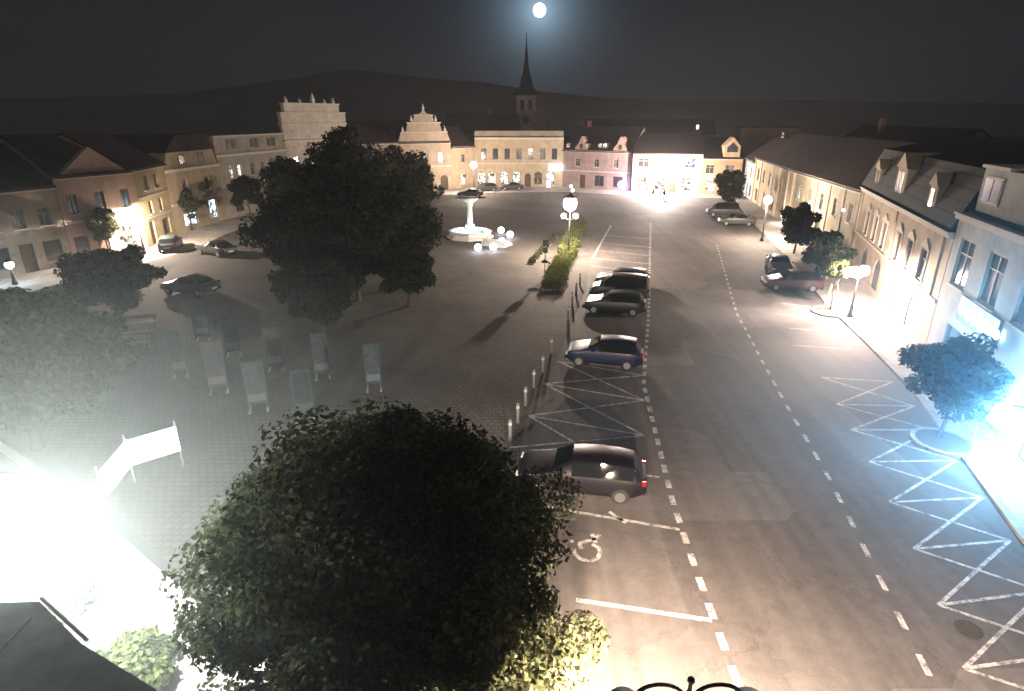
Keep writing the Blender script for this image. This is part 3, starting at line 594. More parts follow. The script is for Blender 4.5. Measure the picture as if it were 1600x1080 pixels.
def tree(label, base, cz, rx, ry, rz, n, size, seed, leaf=None, off=(0,0), trunk=.16, clumps=60, cr=.30, group=None, name='broadleaf_tree', cone=0.):
    root = thing(name, label, 'tree', (base[0],base[1],0), 0, group); rs = np.random.RandomState(seed)
    d = rs.normal(size=(clumps,3)); d /= np.linalg.norm(d,axis=1)[:,None]; q = rs.uniform(.1,1,clumps)**.45
    ph = rs.uniform(0,6.28,4); az = np.arctan2(d[:,1],d[:,0]); lob = 1+.13*np.sin(3*az+ph[0])*np.sin(4*d[:,2]+ph[1])+.10*np.sin(7*az+ph[2]+3*d[:,2])+rs.normal(size=clumps)*.05
    R3 = np.array([rx,ry,rz])*lob[:,None]; c = np.array([off[0],off[1],cz]) + d*q[:,None]*R3*(1-cr*.75)
    c[:,:2] = off + (c[:,:2]-off)*(1-cone*np.clip((c[:,2:3]-cz)/rz+.2,0,1)); rad = rs.uniform(.6,1.25,clumps)*cr*min(rx,ry)
    leafmesh('crown', leaves(rs,c,rad,n,size), leaf or LEAF, root)
    tb = MB(); top = cz - rz*.15
    tb.tube([(0,0,0),(off[0]*.2+.05,off[1]*.2,top*.35),(off[0]*.6,off[1]*.6,top*.7),(off[0],off[1],top)],[trunk*1.25,trunk,trunk*.8,trunk*.45],8)
    for i in range(9):
        j = rs.randint(clumps); h = top*rs.uniform(.45,.9); s0 = np.array([off[0]*h/top,off[1]*h/top,h]); e = c[j]
        m_ = (s0+e)/2 + np.array([0,0,-.08*rz]); tb.tube([tuple(s0),tuple(m_),tuple(e)],[trunk*.45,trunk*.28,trunk*.08],6)
    tb.build('trunk', BARK, root, smooth=True); return root
tree('huge dark tree filling the foreground, its lower right edge lit by the ornate lamp', (-2.4,9.15), 4.3, 4.5, 4.3, 3.4, 210000, .115, 1, clumps=240, cr=.2, trunk=.28, cone=.36)
CT_G = 'trees in the middle of the square'
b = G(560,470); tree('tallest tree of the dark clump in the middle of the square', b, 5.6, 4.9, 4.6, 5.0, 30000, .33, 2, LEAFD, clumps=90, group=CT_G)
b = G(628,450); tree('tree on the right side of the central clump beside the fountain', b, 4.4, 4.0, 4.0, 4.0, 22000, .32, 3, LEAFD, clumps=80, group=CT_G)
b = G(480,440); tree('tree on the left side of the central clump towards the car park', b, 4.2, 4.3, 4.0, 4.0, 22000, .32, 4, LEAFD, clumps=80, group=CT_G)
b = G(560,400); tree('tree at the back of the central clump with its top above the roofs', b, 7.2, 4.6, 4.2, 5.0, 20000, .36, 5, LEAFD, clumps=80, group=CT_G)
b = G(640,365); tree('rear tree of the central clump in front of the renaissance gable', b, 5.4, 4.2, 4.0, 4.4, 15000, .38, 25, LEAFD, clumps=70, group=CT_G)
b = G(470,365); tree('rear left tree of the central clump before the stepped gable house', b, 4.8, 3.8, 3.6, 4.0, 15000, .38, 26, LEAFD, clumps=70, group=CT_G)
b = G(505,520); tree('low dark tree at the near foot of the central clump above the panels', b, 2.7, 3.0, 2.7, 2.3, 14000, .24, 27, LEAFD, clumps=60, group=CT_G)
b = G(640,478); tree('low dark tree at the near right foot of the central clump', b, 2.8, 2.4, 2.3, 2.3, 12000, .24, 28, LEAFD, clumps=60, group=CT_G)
b = G(60,700); tree('large leafy tree at the left edge lit from below by the white lamp', b, 4.2, 4.0, 3.8, 2.9, 34000, .24, 6, clumps=90, trunk=.2)
b = G(15,640); tree('dark tree at the far left edge behind the lamplit tree', b, 3.4, 3.2, 3.0, 2.2, 18000, .28, 7, clumps=70)
b = G(190,500); tree('round low tree in front of the bright left shop', b, 3.1, 3.3, 3.0, 2.2, 16000, .28, 8, LEAFD, clumps=60)
b = G(172,402); tree('small tree on the pavement just left of the glaring shop', b, 3.2, 1.8, 1.8, 1.8, 7000, .26, 9, clumps=40, trunk=.1)
b = G(300,360); tree('small tree before the tan house with lit display windows', b, 3.2, 1.9, 1.9, 1.8, 7000, .28, 10, clumps=40, trunk=.1)
b = G(392,345); tree('small dark tree in front of the long grey house', b, 3.6, 2.3, 2.2, 2.2, 8000, .3, 11, LEAFD, clumps=40, trunk=.1)
b = G(1137,330); tree('round dark tree in front of the orange corner house', b, 3.9, 2.5, 2.4, 3.2, 9000, .3, 12, LEAFD, clumps=45, trunk=.1)
b = G(1240,398); tree('dark bushy tree between the globe lamp and the right-hand houses', b, 2.9, 2.3, 2.2, 2.2, 10000, .27, 13, LEAFD, clumps=45, trunk=.1)
b = G(1283,455); tree('dark street tree behind the twin lamp on the right pavement', b, 3.0, 1.8, 1.8, 2.0, 9000, .24, 14, LEAFD, clumps=40, trunk=.09)
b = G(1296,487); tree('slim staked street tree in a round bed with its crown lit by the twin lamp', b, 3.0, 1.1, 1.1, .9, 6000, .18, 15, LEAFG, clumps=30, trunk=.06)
b = G(1466,688); tree('broad street tree bathed in blue light on the right pavement', b, 3.0, 2.15, 2.1, 1.65, 17000, .2, 16, LEAF, clumps=70, trunk=.07)
def shrub(label, base, r, n, size, seed, leaf=None, h=.8):
    rs = np.random.RandomState(seed); root = thing('shrub', label, 'shrub', (base[0],base[1],base[2]))
    d = rs.normal(size=(24,3)); d[:,2] = abs(d[:,2]); d /= np.linalg.norm(d,axis=1)[:,None]
    leafmesh('foliage', leaves(rs, d*r*.6*np.array([1,1,h])+np.array([0,0,r*.25]), np.full(24,r*.42), n, size), leaf or LEAF, root)
    st_ = MB()
    for i in range(7): st_.tube([(0,0,0),tuple(d[i]*r*.3),tuple(d[i]*r*.7)],[.03,.02,.008],5)
    st_.build('stem', BARK, root)
def hedge(label, p, q, wd, h, n, size, seed, leaf):
    rs = np.random.RandomState(seed); p, q = Vector((p[0],p[1],0)), Vector((q[0],q[1],0)); d = q-p; L = d.length
    root = thing('hedge', label, 'hedge', p, math.atan2(d.y,d.x)); m_ = int(L/.5)
    c = np.stack([np.linspace(.2,L-.2,m_), rs.normal(0,wd*.1,m_), np.full(m_,h*.5)],1); c = np.concatenate([c+np.array([0,s*wd*.25,0]) for s in (-1,1)])
    leafmesh('foliage', leaves(rs,c,rs.uniform(.8,1.15,len(c))*h*.52,n,size,flat=1.0), leaf, root)
    MB().box(0,L,-wd*.5,wd*.5,.012,.1).build('bed_edging', KERB, root)
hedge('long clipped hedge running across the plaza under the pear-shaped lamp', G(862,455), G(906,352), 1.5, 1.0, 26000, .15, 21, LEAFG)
hedge('narrow flower strip beside the signpost on the lit plaza', G(829,414), G(868,370), .6, .45, 5000, .12, 22, LEAF)

# ------------------------------------------------------------------ street lamps
def globe(root, c, r, col, watts, s=16, cap=True, name='globe', sz=1., bulb=True, brim=False):
    g = MB().ball(c, r, 16, sz).build(name, mat_emit('globe_%.2f_%.2f_%.2f'%col, col, s, clear=True), root, smooth=True)
    if bulb: lamp('bulb', c, watts, col, g, min(.1, r*.5))
    if brim == 'inner': MB().lathe([(r*.93,r*.22),(r*.93,r*.25),(.02,r*.4)],c,20).build('added_light_shield', STEEL, g)  # disc added inside the globe to keep bulb light off the upper floors
    elif brim: MB().lathe([(r*1.6,-r*.3),(r*1.6,-r*.2),(r*1.2,r*.75),(r*.5,r*1.15),(.03,r*1.4)],c,20,False).build('cap', IRON, g, smooth=True)
    elif cap: MB().lathe([(r*1.15,r*.85),(r*1.0,r*1.0),(r*.35,r*1.25),(.03,r*1.6)],c,16).build('cap', IRON, g, smooth=True)
    return g
def post(root, h, r=.07):
    MB().lathe([(.2,0),(.2,.25),(.14,.35),(.12,.9),(r*1.1,1.0),(r,1.1),(r*.7,h)],(0,0,0),12).build('post', IRON, root, smooth=True)
def arm(root, x, z, rise=.25):
    return MB().tube([(0,0,z),(x*.5,0,z+.05),(x*.9,0,z+rise*.6),(x,0,z+rise)],.03,6).build('arm', IRON, root)
b = G(888,402); hz = HT(b.x,b.y,318)
rt = thing('street_lamp','tall street lamp with a pear-shaped glowing head over the plaza hedge','street lamp',b); post(rt,hz-.6); globe(rt,(0,0,hz),.62,WARM,16000,24,cap=True,sz=1.15)
for s in (-1,1): arm(rt,s*.55,hz-1.5,.2); globe(rt,(s*.55,0,hz-1.15),.24,WARM,500,20,cap=False,name='small_globe')
b = G(1190,377); hz = HT(b.x,b.y,313)
rt = thing('street_lamp','single globe street lamp beside parked cars on the far right','street lamp',b); post(rt,hz-.4); globe(rt,(0,0,hz),.42,WARM,9000,20,cap=False)
b = G(1327,498); hz = HT(b.x,b.y,424)
rt = thing('street_lamp','twin-globe street lamp flooding the right pavement and arched shopfront','street lamp',b,R(20)); post(rt,hz+.3)
for s in (-1,1): arm(rt,s*.42,hz-.5,.25); globe(rt,(s*.42,0,hz),.34,PINKW,8000,30,brim='inner')
b = G(741,303); hz = HT(b.x,b.y,258)
rt = thing('street_lamp','globe lamp glaring at the left corner of the yellow hall','street lamp',b); post(rt,hz-.4); globe(rt,(0,0,hz),.55,WARM,7500,20,cap=False)
b = G(1032,308); hz = HT(b.x,b.y,270)
rt = thing('street_lamp','street lamp lost in glare before the white shop building','street lamp',b); post(rt,hz-.4); globe(rt,(-.0,0,hz),.7,PINKW,34000,40,cap=False)
b = G(226,397); hz = HT(b.x,b.y,340)
rt = thing('street_lamp','street lamp blazing in front of the narrow yellow house','street lamp',b); post(rt,hz-.4); globe(rt,(0,0,hz),.5,WARM,13000,30,brim='inner')
b = G(24,445); hz = HT(b.x,b.y,414)
rt = thing('street_lamp','small cold-white lamp at the far left of the square','street lamp',b); post(rt,hz-.3); globe(rt,(0,0,hz),.3,COLD,250,16)
# lamp over the left corner, its head in the glare
c = G(30,868,4.5)
rt = thing('street_lamp','white street lamp drowning the left corner pavement in glare','street lamp',(c.x,c.y,0)); post(rt,4.1); globe(rt,(0,0,4.5),.4,(.93,1,.96),9500,60,cap=False)
# ornate lamp at the bottom edge
c = G(1078,1076,4.6)
rt = thing('street_lamp','ornate lamp with scrolled iron arms at the bottom edge of the picture','street lamp',(c.x,c.y,0)); post(rt,4.55,.06)
MB().tube([(0,0,4.5),(0,0,4.72)],.032,8).ball((0,0,4.77),.06,10).build('finial', IRON, rt)
def scroll(s, r0, x0):
    return [(s*(x0+r0*1.35+r0*math.cos(math.pi*(1-k/20))*1.35), 0, 4.36+r0*1.15*math.sin(math.pi*(1-k/20))) for k in range(21)]
for s in (-1,1):
    MB().tube(scroll(s,.28,.06),.03,7).tube([(0,0,4.2),(s*.3,0,4.36),(s*.85,0,4.37)],.028,6).build('scroll_arm', IRON, rt)
    globe(rt,(s*.95,0,4.18),.21,(1,.77,.57),19000,24,brim=True)

# wall lights / uplights
lamp('shop_floodlight',(26,105.8,3.1),2200,PINKW,None,.2).location = (26.6,105.6,3.2)
rt = thing('wall_light','small uplight glowing on the straw-yellow house pilasters','wall light',(33.5,74.3,1.2)); globe(rt,(0,0,0),.3,WARM,500,14,cap=False); MB().tube([(0,0,-1.2),(0,0,-.2)],.05,6).build('post',IRON,rt)
lamp('blue_shop_light', px_, 6500, BLUE, None, .3)
lamp('neon_light', px2_, 700, (.25,.65,1), None, .3)

# ------------------------------------------------------------------ fountain, globes, signpost, bollards, boards
b = G(735,371)
f = thing('fountain','white floodlit fountain basin with a tall stone column','fountain',b)
oct_ = lambda r,z: [(r,z)]
MB().lathe([(2.6,0),(2.6,.25),(2.3,.26),(2.3,.65),(2.45,.7),(2.45,.8),(2.1,.8),(2.1,.3),(.7,.3),(.7,.31)],(0,0,0),8).build('basin', STONE, f)
MB().lathe([(2.1,.62),(2.1,.63),(.01,.63)],(0,0,0),8).build('water', mat_emit('glowing_water',(.6,.88,1),3.0,noise=2), f)  # light on the water is put in as emission of its surface
MB().lathe([(.8,.64),(.8,1.0),(.55,1.1),(.5,1.4),(.32,1.6),(.27,3.4),(.36,3.5),(.36,3.7),(.75,4.0),(.95,4.15),(.95,4.3),(.2,4.35)],(0,0,0),12).build('column', STONE, f, smooth=False)
for i in range(6):
    q = i*math.pi/3+.3; lamp('underwater_light',(1.5*math.cos(q),1.5*math.sin(q),.95),130,COLD,f,.1)
for i,(px,py) in enumerate(((747,394),(771,393),(784,384),(797,373),(783,366))):
    b = G(px,py); r_ = .36
    g = thing('light_ball', ['frosted light ball nearest the fountain steps','frosted light ball second from the left in the row of five','frosted light ball in the middle of the row of five','frosted light ball at the right end of the row','smaller-looking light ball at the back of the row'][i],'light ball',b,0,'light balls beside the fountain')
    MB().lathe([(.2,0),(.2,.08),(.12,.1)],(0,0,0),12).build('base', IRON, g)
    gg = MB().ball((0,0,.1+r_),r_,16).build('globe', mat_emit('ball_glow',(.78,.85,1),6,clear=True), g, smooth=True); lamp('bulb',(0,0,.1+r_),90,(.75,.85,1),gg)
sl = MB()
for k in range(4): sl.box(k*.35,k*.35+3.2-k*.7,-1.6,1.6,k*.14,k*.14+.139)
o = sl.build('stone_steps', STONE); o.location = G(768,386); o.rotation_euler=(0,0,R(60)); o.scale=(.6,.9,1); tag(o,'low stone steps beside the fountain between the light balls','steps')
b = G(851,436); sp_ = thing('signpost','thin signpost with small dark sign plates on the lit plaza','sign',b)
MB().tube([(0,0,0),(0,0,3.2)],.045,8).build('post', GALV, sp_)
MB().box(-.2,.2,-.06,-.046,2.75,3.25).box(-.2,.2,-.06,-.046,2.2,2.65).build('sign_plate', mat('sign_back',(.08,.07,.06),.6,.2), sp_)
MB().lathe([(.05,1.35),(.3,1.4),(.3,1.5),(.05,1.6)],(0,0,0),10).build('flower_basket', LEAF, sp_)
bol = None
for px,py in ((861,553),(848,582),(834,606),(821,634),(809,661),(797,688),(906,446),(900,462),(894,478),(888,500)):
    b = G(px,py)
    if bol is None:
        bol = thing('bollard','slim grey bollard in the line between plaza and parking bays','bollard',b,0,'bollards along the parking bays')
        bp_ = [MB().lathe([(.075,0),(.075,.9),(.06,.95),(.02,.98)],(0,0,0),10).build('post', mat('bollard_grey',(.16,.155,.145),.6,.2), bol, smooth=True),
               MB().lathe([(.08,.72),(.08,.84)],(0,0,0),10).build('reflective_band', mat('band_white',(.4,.4,.38),.5,.1), bol)]
    else:
        r_ = bol.copy(); COL.objects.link(r_); r_.location = b
        for c_ in bp_: k = c_.copy(); COL.objects.link(k); k.parent = r_
# exhibition panels
def panel(px, py, top, wd, label, c1, rz, kind):
    wd *= .82; c1 = tuple(x*.2 for x in c1)
    b = G(px,py); h = max(1.5, HT(b.x,b.y,top)); root = thing('exhibition_panel', label, 'display panel', b, rz, 'exhibition panels on the dark plaza')
    grn = mat('panel_green',(.022,.036,.028),.6,.15)
    MB().box(-wd/2,-wd/2+.06,-.03,.03,.0,h).box(wd/2-.06,wd/2,-.03,.03,.0,h).box(-wd/2+.061,wd/2-.061,-.03,.03,h-.1,h).box(-wd/2+.061,wd/2-.061,-.03,.03,.28,.42).build('frame', grn, root)
    MB().box(-wd/2+.061,wd/2-.061,-.018,.018,.421,h-.101).build('poster', mat('poster_'+kind,c1,.6,.75,2.3,c2=tuple(x*.1 for x in c1)), root)
    MB().box(-wd/2+.061,wd/2-.061,-.024,-.0185,.43,.8).build('caption_band', mat('caption_'+kind,tuple(min(1,x*1.2+.02) for x in c1),.6,.3,9), root)
    for s in (-1,1): MB().box(s*wd*.42-.05,s*wd*.42+.05,-.4,.4,.016,.07).build('foot', mat('foot_concrete',(.3,.27,.22),.9,.2), root)
PZ = [(283,588,515,.85,'greenish exhibition panel at the left end of the group',(.16,.22,.19),R(25),'a'),(343,612,532,1.1,'wide panel with a pink and white picture, second from the left',(.42,.32,.32),R(22),'b'),
      (405,640,565,1.1,'panel with a pale grey picture in the middle of the front row',(.38,.33,.31),R(20),'c'),(432,578,512,.95,'panel with a white top in the back row',(.42,.36,.32),R(18),'d'),
      (478,655,578,1.0,'mostly black panel with a thin green frame at the front',(.10,.11,.11),R(18),'e'),(505,590,520,.95,'pale panel with a grey figure in the back row, near the right',(.30,.31,.32),R(15),'f'),
      (585,608,536,.95,'panel with bluish-white pictures, rightmost of the group',(.34,.38,.42),R(12),'g'),(318,532,493,1.0,'small distant panel behind the left end of the group',(.3,.26,.22),R(20),'h'),(366,556,500,1.0,'dim brownish panel behind the pink and white one',(.16,.14,.12),R(20),'i')]
for p in PZ: panel(*p)
# angled white notice board; its brightness is put in as emission of the faces
b0,b1,b2 = G(288,730),G(212,755),G(172,810)
nb = thing('notice_board','angled white notice board on three posts with faces glowing by their own emission','notice board',b1)
WHB = mat_emit('board_emission',(.97,1,.98),4)
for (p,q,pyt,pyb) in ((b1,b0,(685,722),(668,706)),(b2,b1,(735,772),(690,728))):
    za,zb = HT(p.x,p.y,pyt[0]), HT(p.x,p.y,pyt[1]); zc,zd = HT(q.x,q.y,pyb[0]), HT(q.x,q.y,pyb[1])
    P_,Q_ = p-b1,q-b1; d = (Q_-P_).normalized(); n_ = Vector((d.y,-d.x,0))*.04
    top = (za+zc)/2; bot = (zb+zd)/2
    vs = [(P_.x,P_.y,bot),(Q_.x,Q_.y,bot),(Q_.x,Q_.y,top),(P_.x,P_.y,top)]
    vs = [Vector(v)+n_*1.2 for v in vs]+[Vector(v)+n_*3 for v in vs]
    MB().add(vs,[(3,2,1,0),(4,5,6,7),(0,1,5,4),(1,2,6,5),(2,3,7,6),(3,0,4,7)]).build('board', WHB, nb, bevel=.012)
for p in (b0,b1,b2): MB().tube([tuple(p-b1),tuple(p-b1+Vector((0,0,2.0)))],.04,8).build('post', GALV, nb)
# round planting beds with kerb on the right pavement
for (px,py,lab) in ((1296,489,'round kerbed planting bed around the lit street tree'),(1472,693,'half-round kerbed planting bed around the blue-lit tree')):
    b = G(px,py); o = thing('planting_bed',lab,'planting bed',(b.x,b.y,0))
    MB().lathe([(1.15,0),(1.15,.14),(.98,.14),(.98,.1)],(0,0,0),24).build('kerb_ring', KERB, o)
    MB().lathe([(.97,.11),(.97,.125),(.01,.15)],(0,0,0),20).build('soil', mat('soil',(.06,.045,.035),.95,.4,8,bump=.5), o)
b = G(1296,487)
for s,lab in ((-1,'wooden stake leaning on the lit street tree, left side'),(1,'wooden stake beside the lit street tree, right side')):
    o = MB().tube([(s*.5,0,.12),(s*.2,0,1.9)],.04,7).build('tree_stake', mat('stake_wood',(.3,.22,.14),.8,.3,8)); o.location = b; tag(o,lab,'stake')
for px,py,pt,lab in ((1506,722,694,'thin leaning post at the kerb beside the blue-lit tree'),(1266,448,446,None)):
    if lab:
        b = G(px,py); o = MB().tube([(0,0,.1),(.12,.06,1.5)],.03,7).build('marker_post', GALV); o.location = b; tag(o,lab,'post')
# bench rows on the dark plaza
SLW = mat('bench_wood',(.13,.09,.06),.7,.25,6)
bench0 = None
for i,(px,py) in enumerate(((222,514),(216,530),(210,548))):
    b = G(px,py)
    be = thing('bench',['wooden bench farthest back of three near the left trees','middle one of three wooden benches near the left trees','front bench of three near the left trees'][i],'bench',b,R(20),'benches by the left trees')
    for k in range(3): MB().box(-.9,.9,-.2+k*.14,-.08+k*.14,.42,.46).build('seat_slat', SLW, be)
    MB().box(-.9,.9,.24,.27,.6,.85).build('backrest', SLW, be)
    for s in (-.75,.75): MB().box(s-.04,s+.04,-.2,.24,.012,.419).box(s-.04,s+.04,.2,.239,.42,.85).build('leg', IRON, be)

# near roof at the lower left corner and greenery below
c1,c2,c3,c4 = G(-40,950,4.9),G(62,940,4.9),G(128,1006,4.9),G(330,1130,4.9)
rf = thing('roof_canopy','dark flat roof canopy cutting off the lower left corner','roof canopy',(0,0,0))
xy = [(c1.x-3,c1.y),(c2.x,c2.y),(c3.x,c3.y),(c4.x,c4.y),(c4.x-2,c4.y-3),(c1.x-4,c4.y-3)]
MB().slab([(x,y) for x,y in reversed(xy)],4.7,4.9).build('roof', mat('bitumen',(.24,.26,.28),.9,.3,2,bump=.3), rf)
MB().tube([(c2.x,c2.y+.05,4.92),(c3.x+.05,c3.y+.05,4.92)],.03,8).build('gutter', mat('pink_gutter',(.5,.38,.36),.5,.1), rf)
MB().box(c2.x-.9,c2.x-.5,c3.y-1.2,c3.y-.8,.014,4.7).build('pillar', STONE, rf)
for k in range(7): MB().box(c1.x-3.5+k*1.15,c1.x-3.46+k*1.15,c4.y-2.8,c2.y-.25-max(0,(c1.x-3.5+k*1.15-c2.x))*1.15,4.901,4.945).build('roof_seam', GALV, rf)
b = G(205,1062,.014); shrub('leafy green shrub at the bottom left below the glaring pavement', (b.x,b.y,.014), 1.1, 5000, .14, 31, LEAFG)
b = G(100,955,.014); shrub('rounded dull green shrub beside the canopy gutter', (b.x,b.y,.014), .9, 4000, .12, 32, LEAF)

# ------------------------------------------------------------------ cars
def car(label, c, heading, paint, kind='hatch', group='cars parked on the square', L=4.3, Wd=1.76, lights=False):
    root = thing('parked_car', label, 'car', (c[0],c[1],.006), heading, group); w2 = Wd/2
    P = mat('car_'+'_'.join('%02d'%int(x*99) for x in paint), paint, .35, .05, 1, spec=.35)
    if kind == 'hatch': X=[-.5,-.47,-.40,-.30,-.16,-.06,.06,.2,.30,.41,.47,.5]; T=[.78,.98,1.38,1.46,1.49,1.48,1.43,1.08,.94,.86,.74,.55]; B=[.78,.92,.95,.96,.96,.96,.95,.94,.92,.85,.73,.55]
    elif kind == 'van': X=[-.5,-.48,-.44,-.30,-.16,.0,.14,.24,.33,.43,.48,.5]; T=[.8,1.2,1.78,1.84,1.85,1.84,1.78,1.45,1.12,.98,.82,.6]; B=[.8,1.0,1.05,1.06,1.06,1.06,1.05,1.05,1.04,.97,.81,.6]
    else: X=[-.5,-.47,-.36,-.24,-.12,-.02,.06,.2,.28,.41,.47,.5]; T=[.8,.92,.96,1.30,1.42,1.43,1.38,1.03,.92,.84,.73,.55]; B=[.8,.91,.94,.95,.95,.95,.94,.93,.91,.83,.72,.55]
    n = len(X); secs = []
    for x,tz,bz in zip(X,T,B):
        e = abs(x)/.5; wx = w2*(1-.16*max(0,e-.7)/.3*max(0,e-.7)/.3*1.2-.02*e)
        z0 = .24 + (.12 if e>.93 else 0); rw = wx*(.74 if tz-bz>.2 else .93)
        half = [(-wx*.9,z0),(-wx,z0+.14),(-wx*1.0,bz-.12),(-wx*.965,bz),(-rw,max(bz+.005,tz-.06)),(-rw*.8,max(bz+.012,tz))]
        secs.append([(x*L,y,z) for y,z in half]+[(x*L,-y,z) for y,z in reversed(half)])
    m_ = 12; body = MB(); gl = [MB(),MB(),MB(),MB()]
    body.v = [p for s in secs for p in s]
    for i in range(n-1):
        hi = T[i]-B[i]>.2 or T[i+1]-B[i+1]>.2; both = T[i]-B[i]>.25 and T[i+1]-B[i+1]>.25
        for k in range(m_-1):
            q = (i*m_+k,(i+1)*m_+k,(i+1)*m_+k+1,i*m_+k+1)
            side = k in (3,7); top = k in (4,5,6)
            if side and both and T[i]>1.2 and T[i+1]>1.2: gl[0 if k==3 else 1].add([body.v[j] for j in q],[(0,1,2,3)]); continue
            if top and hi and abs(T[i+1]-T[i])>.2: gl[2 if X[i]>0 else 3].add([body.v[j] for j in q],[(0,1,2,3)]); continue
            body.f.append(q)
        body.f.append((i*m_+m_-1,(i+1)*m_+m_-1,(i+1)*m_,i*m_))
    body.f.append(tuple(range(m_))); body.f.append(tuple(range((n-1)*m_+m_-1,(n-1)*m_-1,-1)))
    body.build('body', P, root, smooth=True, bevel=.02)
    for g_,nm_ in zip(gl,('side_window','side_window','windscreen','rear_window')):
        if g_.v: g_.build(nm_, mat('car_glass',(.008,.010,.012),.03,.2,1,spec=.16), root, smooth=False)
    for sx in (-.31,.31):
        for sy in (-1,1):
            y = sy*(w2-.09)
            wh = MB(); prof = [(.18,-.11),(.29,-.11),(.32,-.07),(.32,.07),(.29,.11),(.18,.11)]
            wh.lathe(prof,(0,0,0),18); wh.v = [(a+sx*L,c_*1.0+y,b_+.32) for a,b_,c_ in wh.v]; wo = wh.build('wheel', RUBBER, root)
            rm_ = MB().lathe([(.02,-.118),(.18,-.118),(.185,.118),(.02,.118)],(0,0,0),14); rm_.v = [(a+sx*L,c_+y,b_+.32) for a,b_,c_ in rm_.v]; rm_.build('rim', STEEL, wo)
    hl_ = mat('headlight_glass',(.6,.6,.62),.1,.05,1,spec=.7); tl = mat('tail_lamp',(.12,.006,.006),.15,.1,1,spec=.6)
    for sy in (-1,1):
        MB().box(.465*L,.487*L,sy*w2*.72-.16,sy*w2*.72+.16,.62,.74).build('headlight', hl_, root, bevel=.02)
        MB().box(-.497*L,-.46*L,sy*w2*.76-.1,sy*w2*.76+.1,.74,.98).build('tail_light', tl, root, bevel=.02)
        MB().box(.12*L,.12*L+.12,sy*(w2+.1)-.09,sy*(w2+.1)+.09,.95,1.08).build('wing_mirror', P, root, bevel=.03)
    MB().box(-.505*L,-.502*L,-.26,.26,.5,.62).build('number_plate', mat('plate_white',(.7,.7,.68),.5,.05), root)
    MB().box(-.508*L,-.49*L,-.7,.7,.36,.48).build('bumper', RUBBER, root, bevel=.02); MB().box(.485*L,.503*L,-.7,.7,.34,.46).build('bumper', RUBBER, root, bevel=.02)
    return root
PG = 'cars parked in the bays left of the road'
car('dark estate car with faint red side reflections, nearest in the left bays', (2.45,18.3), R(170), (.007,.006,.010), 'hatch', PG, 4.6)
car('dark blue hatchback parked beyond the hatched bays', (5.0,29.9), R(166), (.009,.012,.035), 'hatch', PG, 4.1)
car('dark hatchback at the near end of the car group by the hedge', (7.0,39.0), R(166), (.016,.019,.018), 'hatch', PG, 4.2)
car('grey car in the middle of the car group by the hedge', (7.9,42.3), R(166), (.03,.03,.029), 'van', PG, 4.3)
car('dull silver car at the far end of the car group by the hedge', (8.7,45.6), R(166), (.07,.068,.066), 'hatch', PG, 4.2)
RG = 'cars parked along the right pavement'
b = G(1215,425); car('dark car parked behind the trees on the right roadside', (b.x,b.y), R(255), (.04,.04,.055), 'sedan', RG)
b = G(1235,452); car('dark reddish car nearest the marked bays on the right', (b.x,b.y), R(172), (.06,.03,.035), 'hatch', RG)
b = G(1150,352); car('dark car with a lit flank beside the globe lamp', (b.x,b.y), R(170), (.05,.055,.05), 'sedan', RG)
b = G(1128,338); car('dark van-like car behind the car at the globe lamp', (b.x,b.y), R(172), (.04,.045,.06), 'van', RG)
LG = 'cars parked on the left side of the square'
b = G(268,390); car('dark teal car facing the glaring left shop', (b.x,b.y), R(110), (.03,.04,.038), 'hatch', LG)
b = G(340,398); car('dark car with a glowing red tail light before the grey house', (b.x,b.y), R(150), (.03,.025,.028), 'sedan', LG)
b = G(300,458); car('black car on the dark ground left of the central trees', (b.x,b.y), R(165), (.018,.018,.02), 'sedan', LG)
FG = 'cars parked along the far side'
b = G(758,299); car('dark rounded car before the bright windows of the yellow hall', (b.x,b.y), R(200), (.03,.028,.026), 'hatch', FG)
b = G(735,308); car('dark car parked beneath the far left globe lamp', (b.x,b.y), R(180), (.03,.03,.03), 'sedan', FG)
b = G(800,297); car('low dark car right of the rounded car at the hall', (b.x,b.y), R(180), (.03,.03,.032), 'sedan', FG)
# a violet lit kiosk sign and small far lights
b = G(970,299); k_ = thing('light_sign','round violet glowing sign on a stand before the pink house','light sign',b)
MB().tube([(0,0,0),(0,0,.7)],.05,8).build('stand', IRON, k_); gg = MB().ball((0,0,1.2),.6,14).build('sign_globe', mat_emit('violet',(.62,.5,1),7,clear=True), k_, smooth=True); lamp('bulb',(0,0,1.2),420,(.5,.35,1),gg)
b = G(893,306); k_ = thing('warning_light','small red and green lamp cluster on a short post','signal light',b)
MB().tube([(0,0,0),(0,0,1.4)],.04,8).build('post', IRON, k_)
MB().ball((.15,0,.9),.3,10).build('red_lens', mat_emit('red_glow',(1,.5,.45),6), k_); MB().ball((-.15,-.1,1.6),.28,10).build('green_lens', mat_emit('teal_glow',(.5,1,.9),4), k_)
b = G(857,298); k_ = thing('light_sign','small pale lit sign stand under the hall sign','light sign',b)
MB().tube([(0,0,0),(0,0,.6)],.04,8).build('stand', IRON, k_); MB().box(-.35,.35,-.08,.08,.6,1.7).build('sign_face', mat_emit('pale_pink_sign',(1,.8,.72),4), k_)
for px,py,lab in ((668,318,'small white lamp glinting through the right edge of the central trees'),(662,381,'small white ground lamp beside the dark central clump')):
    b = G(px,py+4); k_ = thing('path_light',lab,'path light',b)
    MB().tube([(0,0,0),(0,0,.9)],.04,8).build('post', IRON, k_); MB().ball((0,0,1.0),.2,10,1.4).build('globe', mat_emit('path_glow',(.75,.9,1),8), k_)

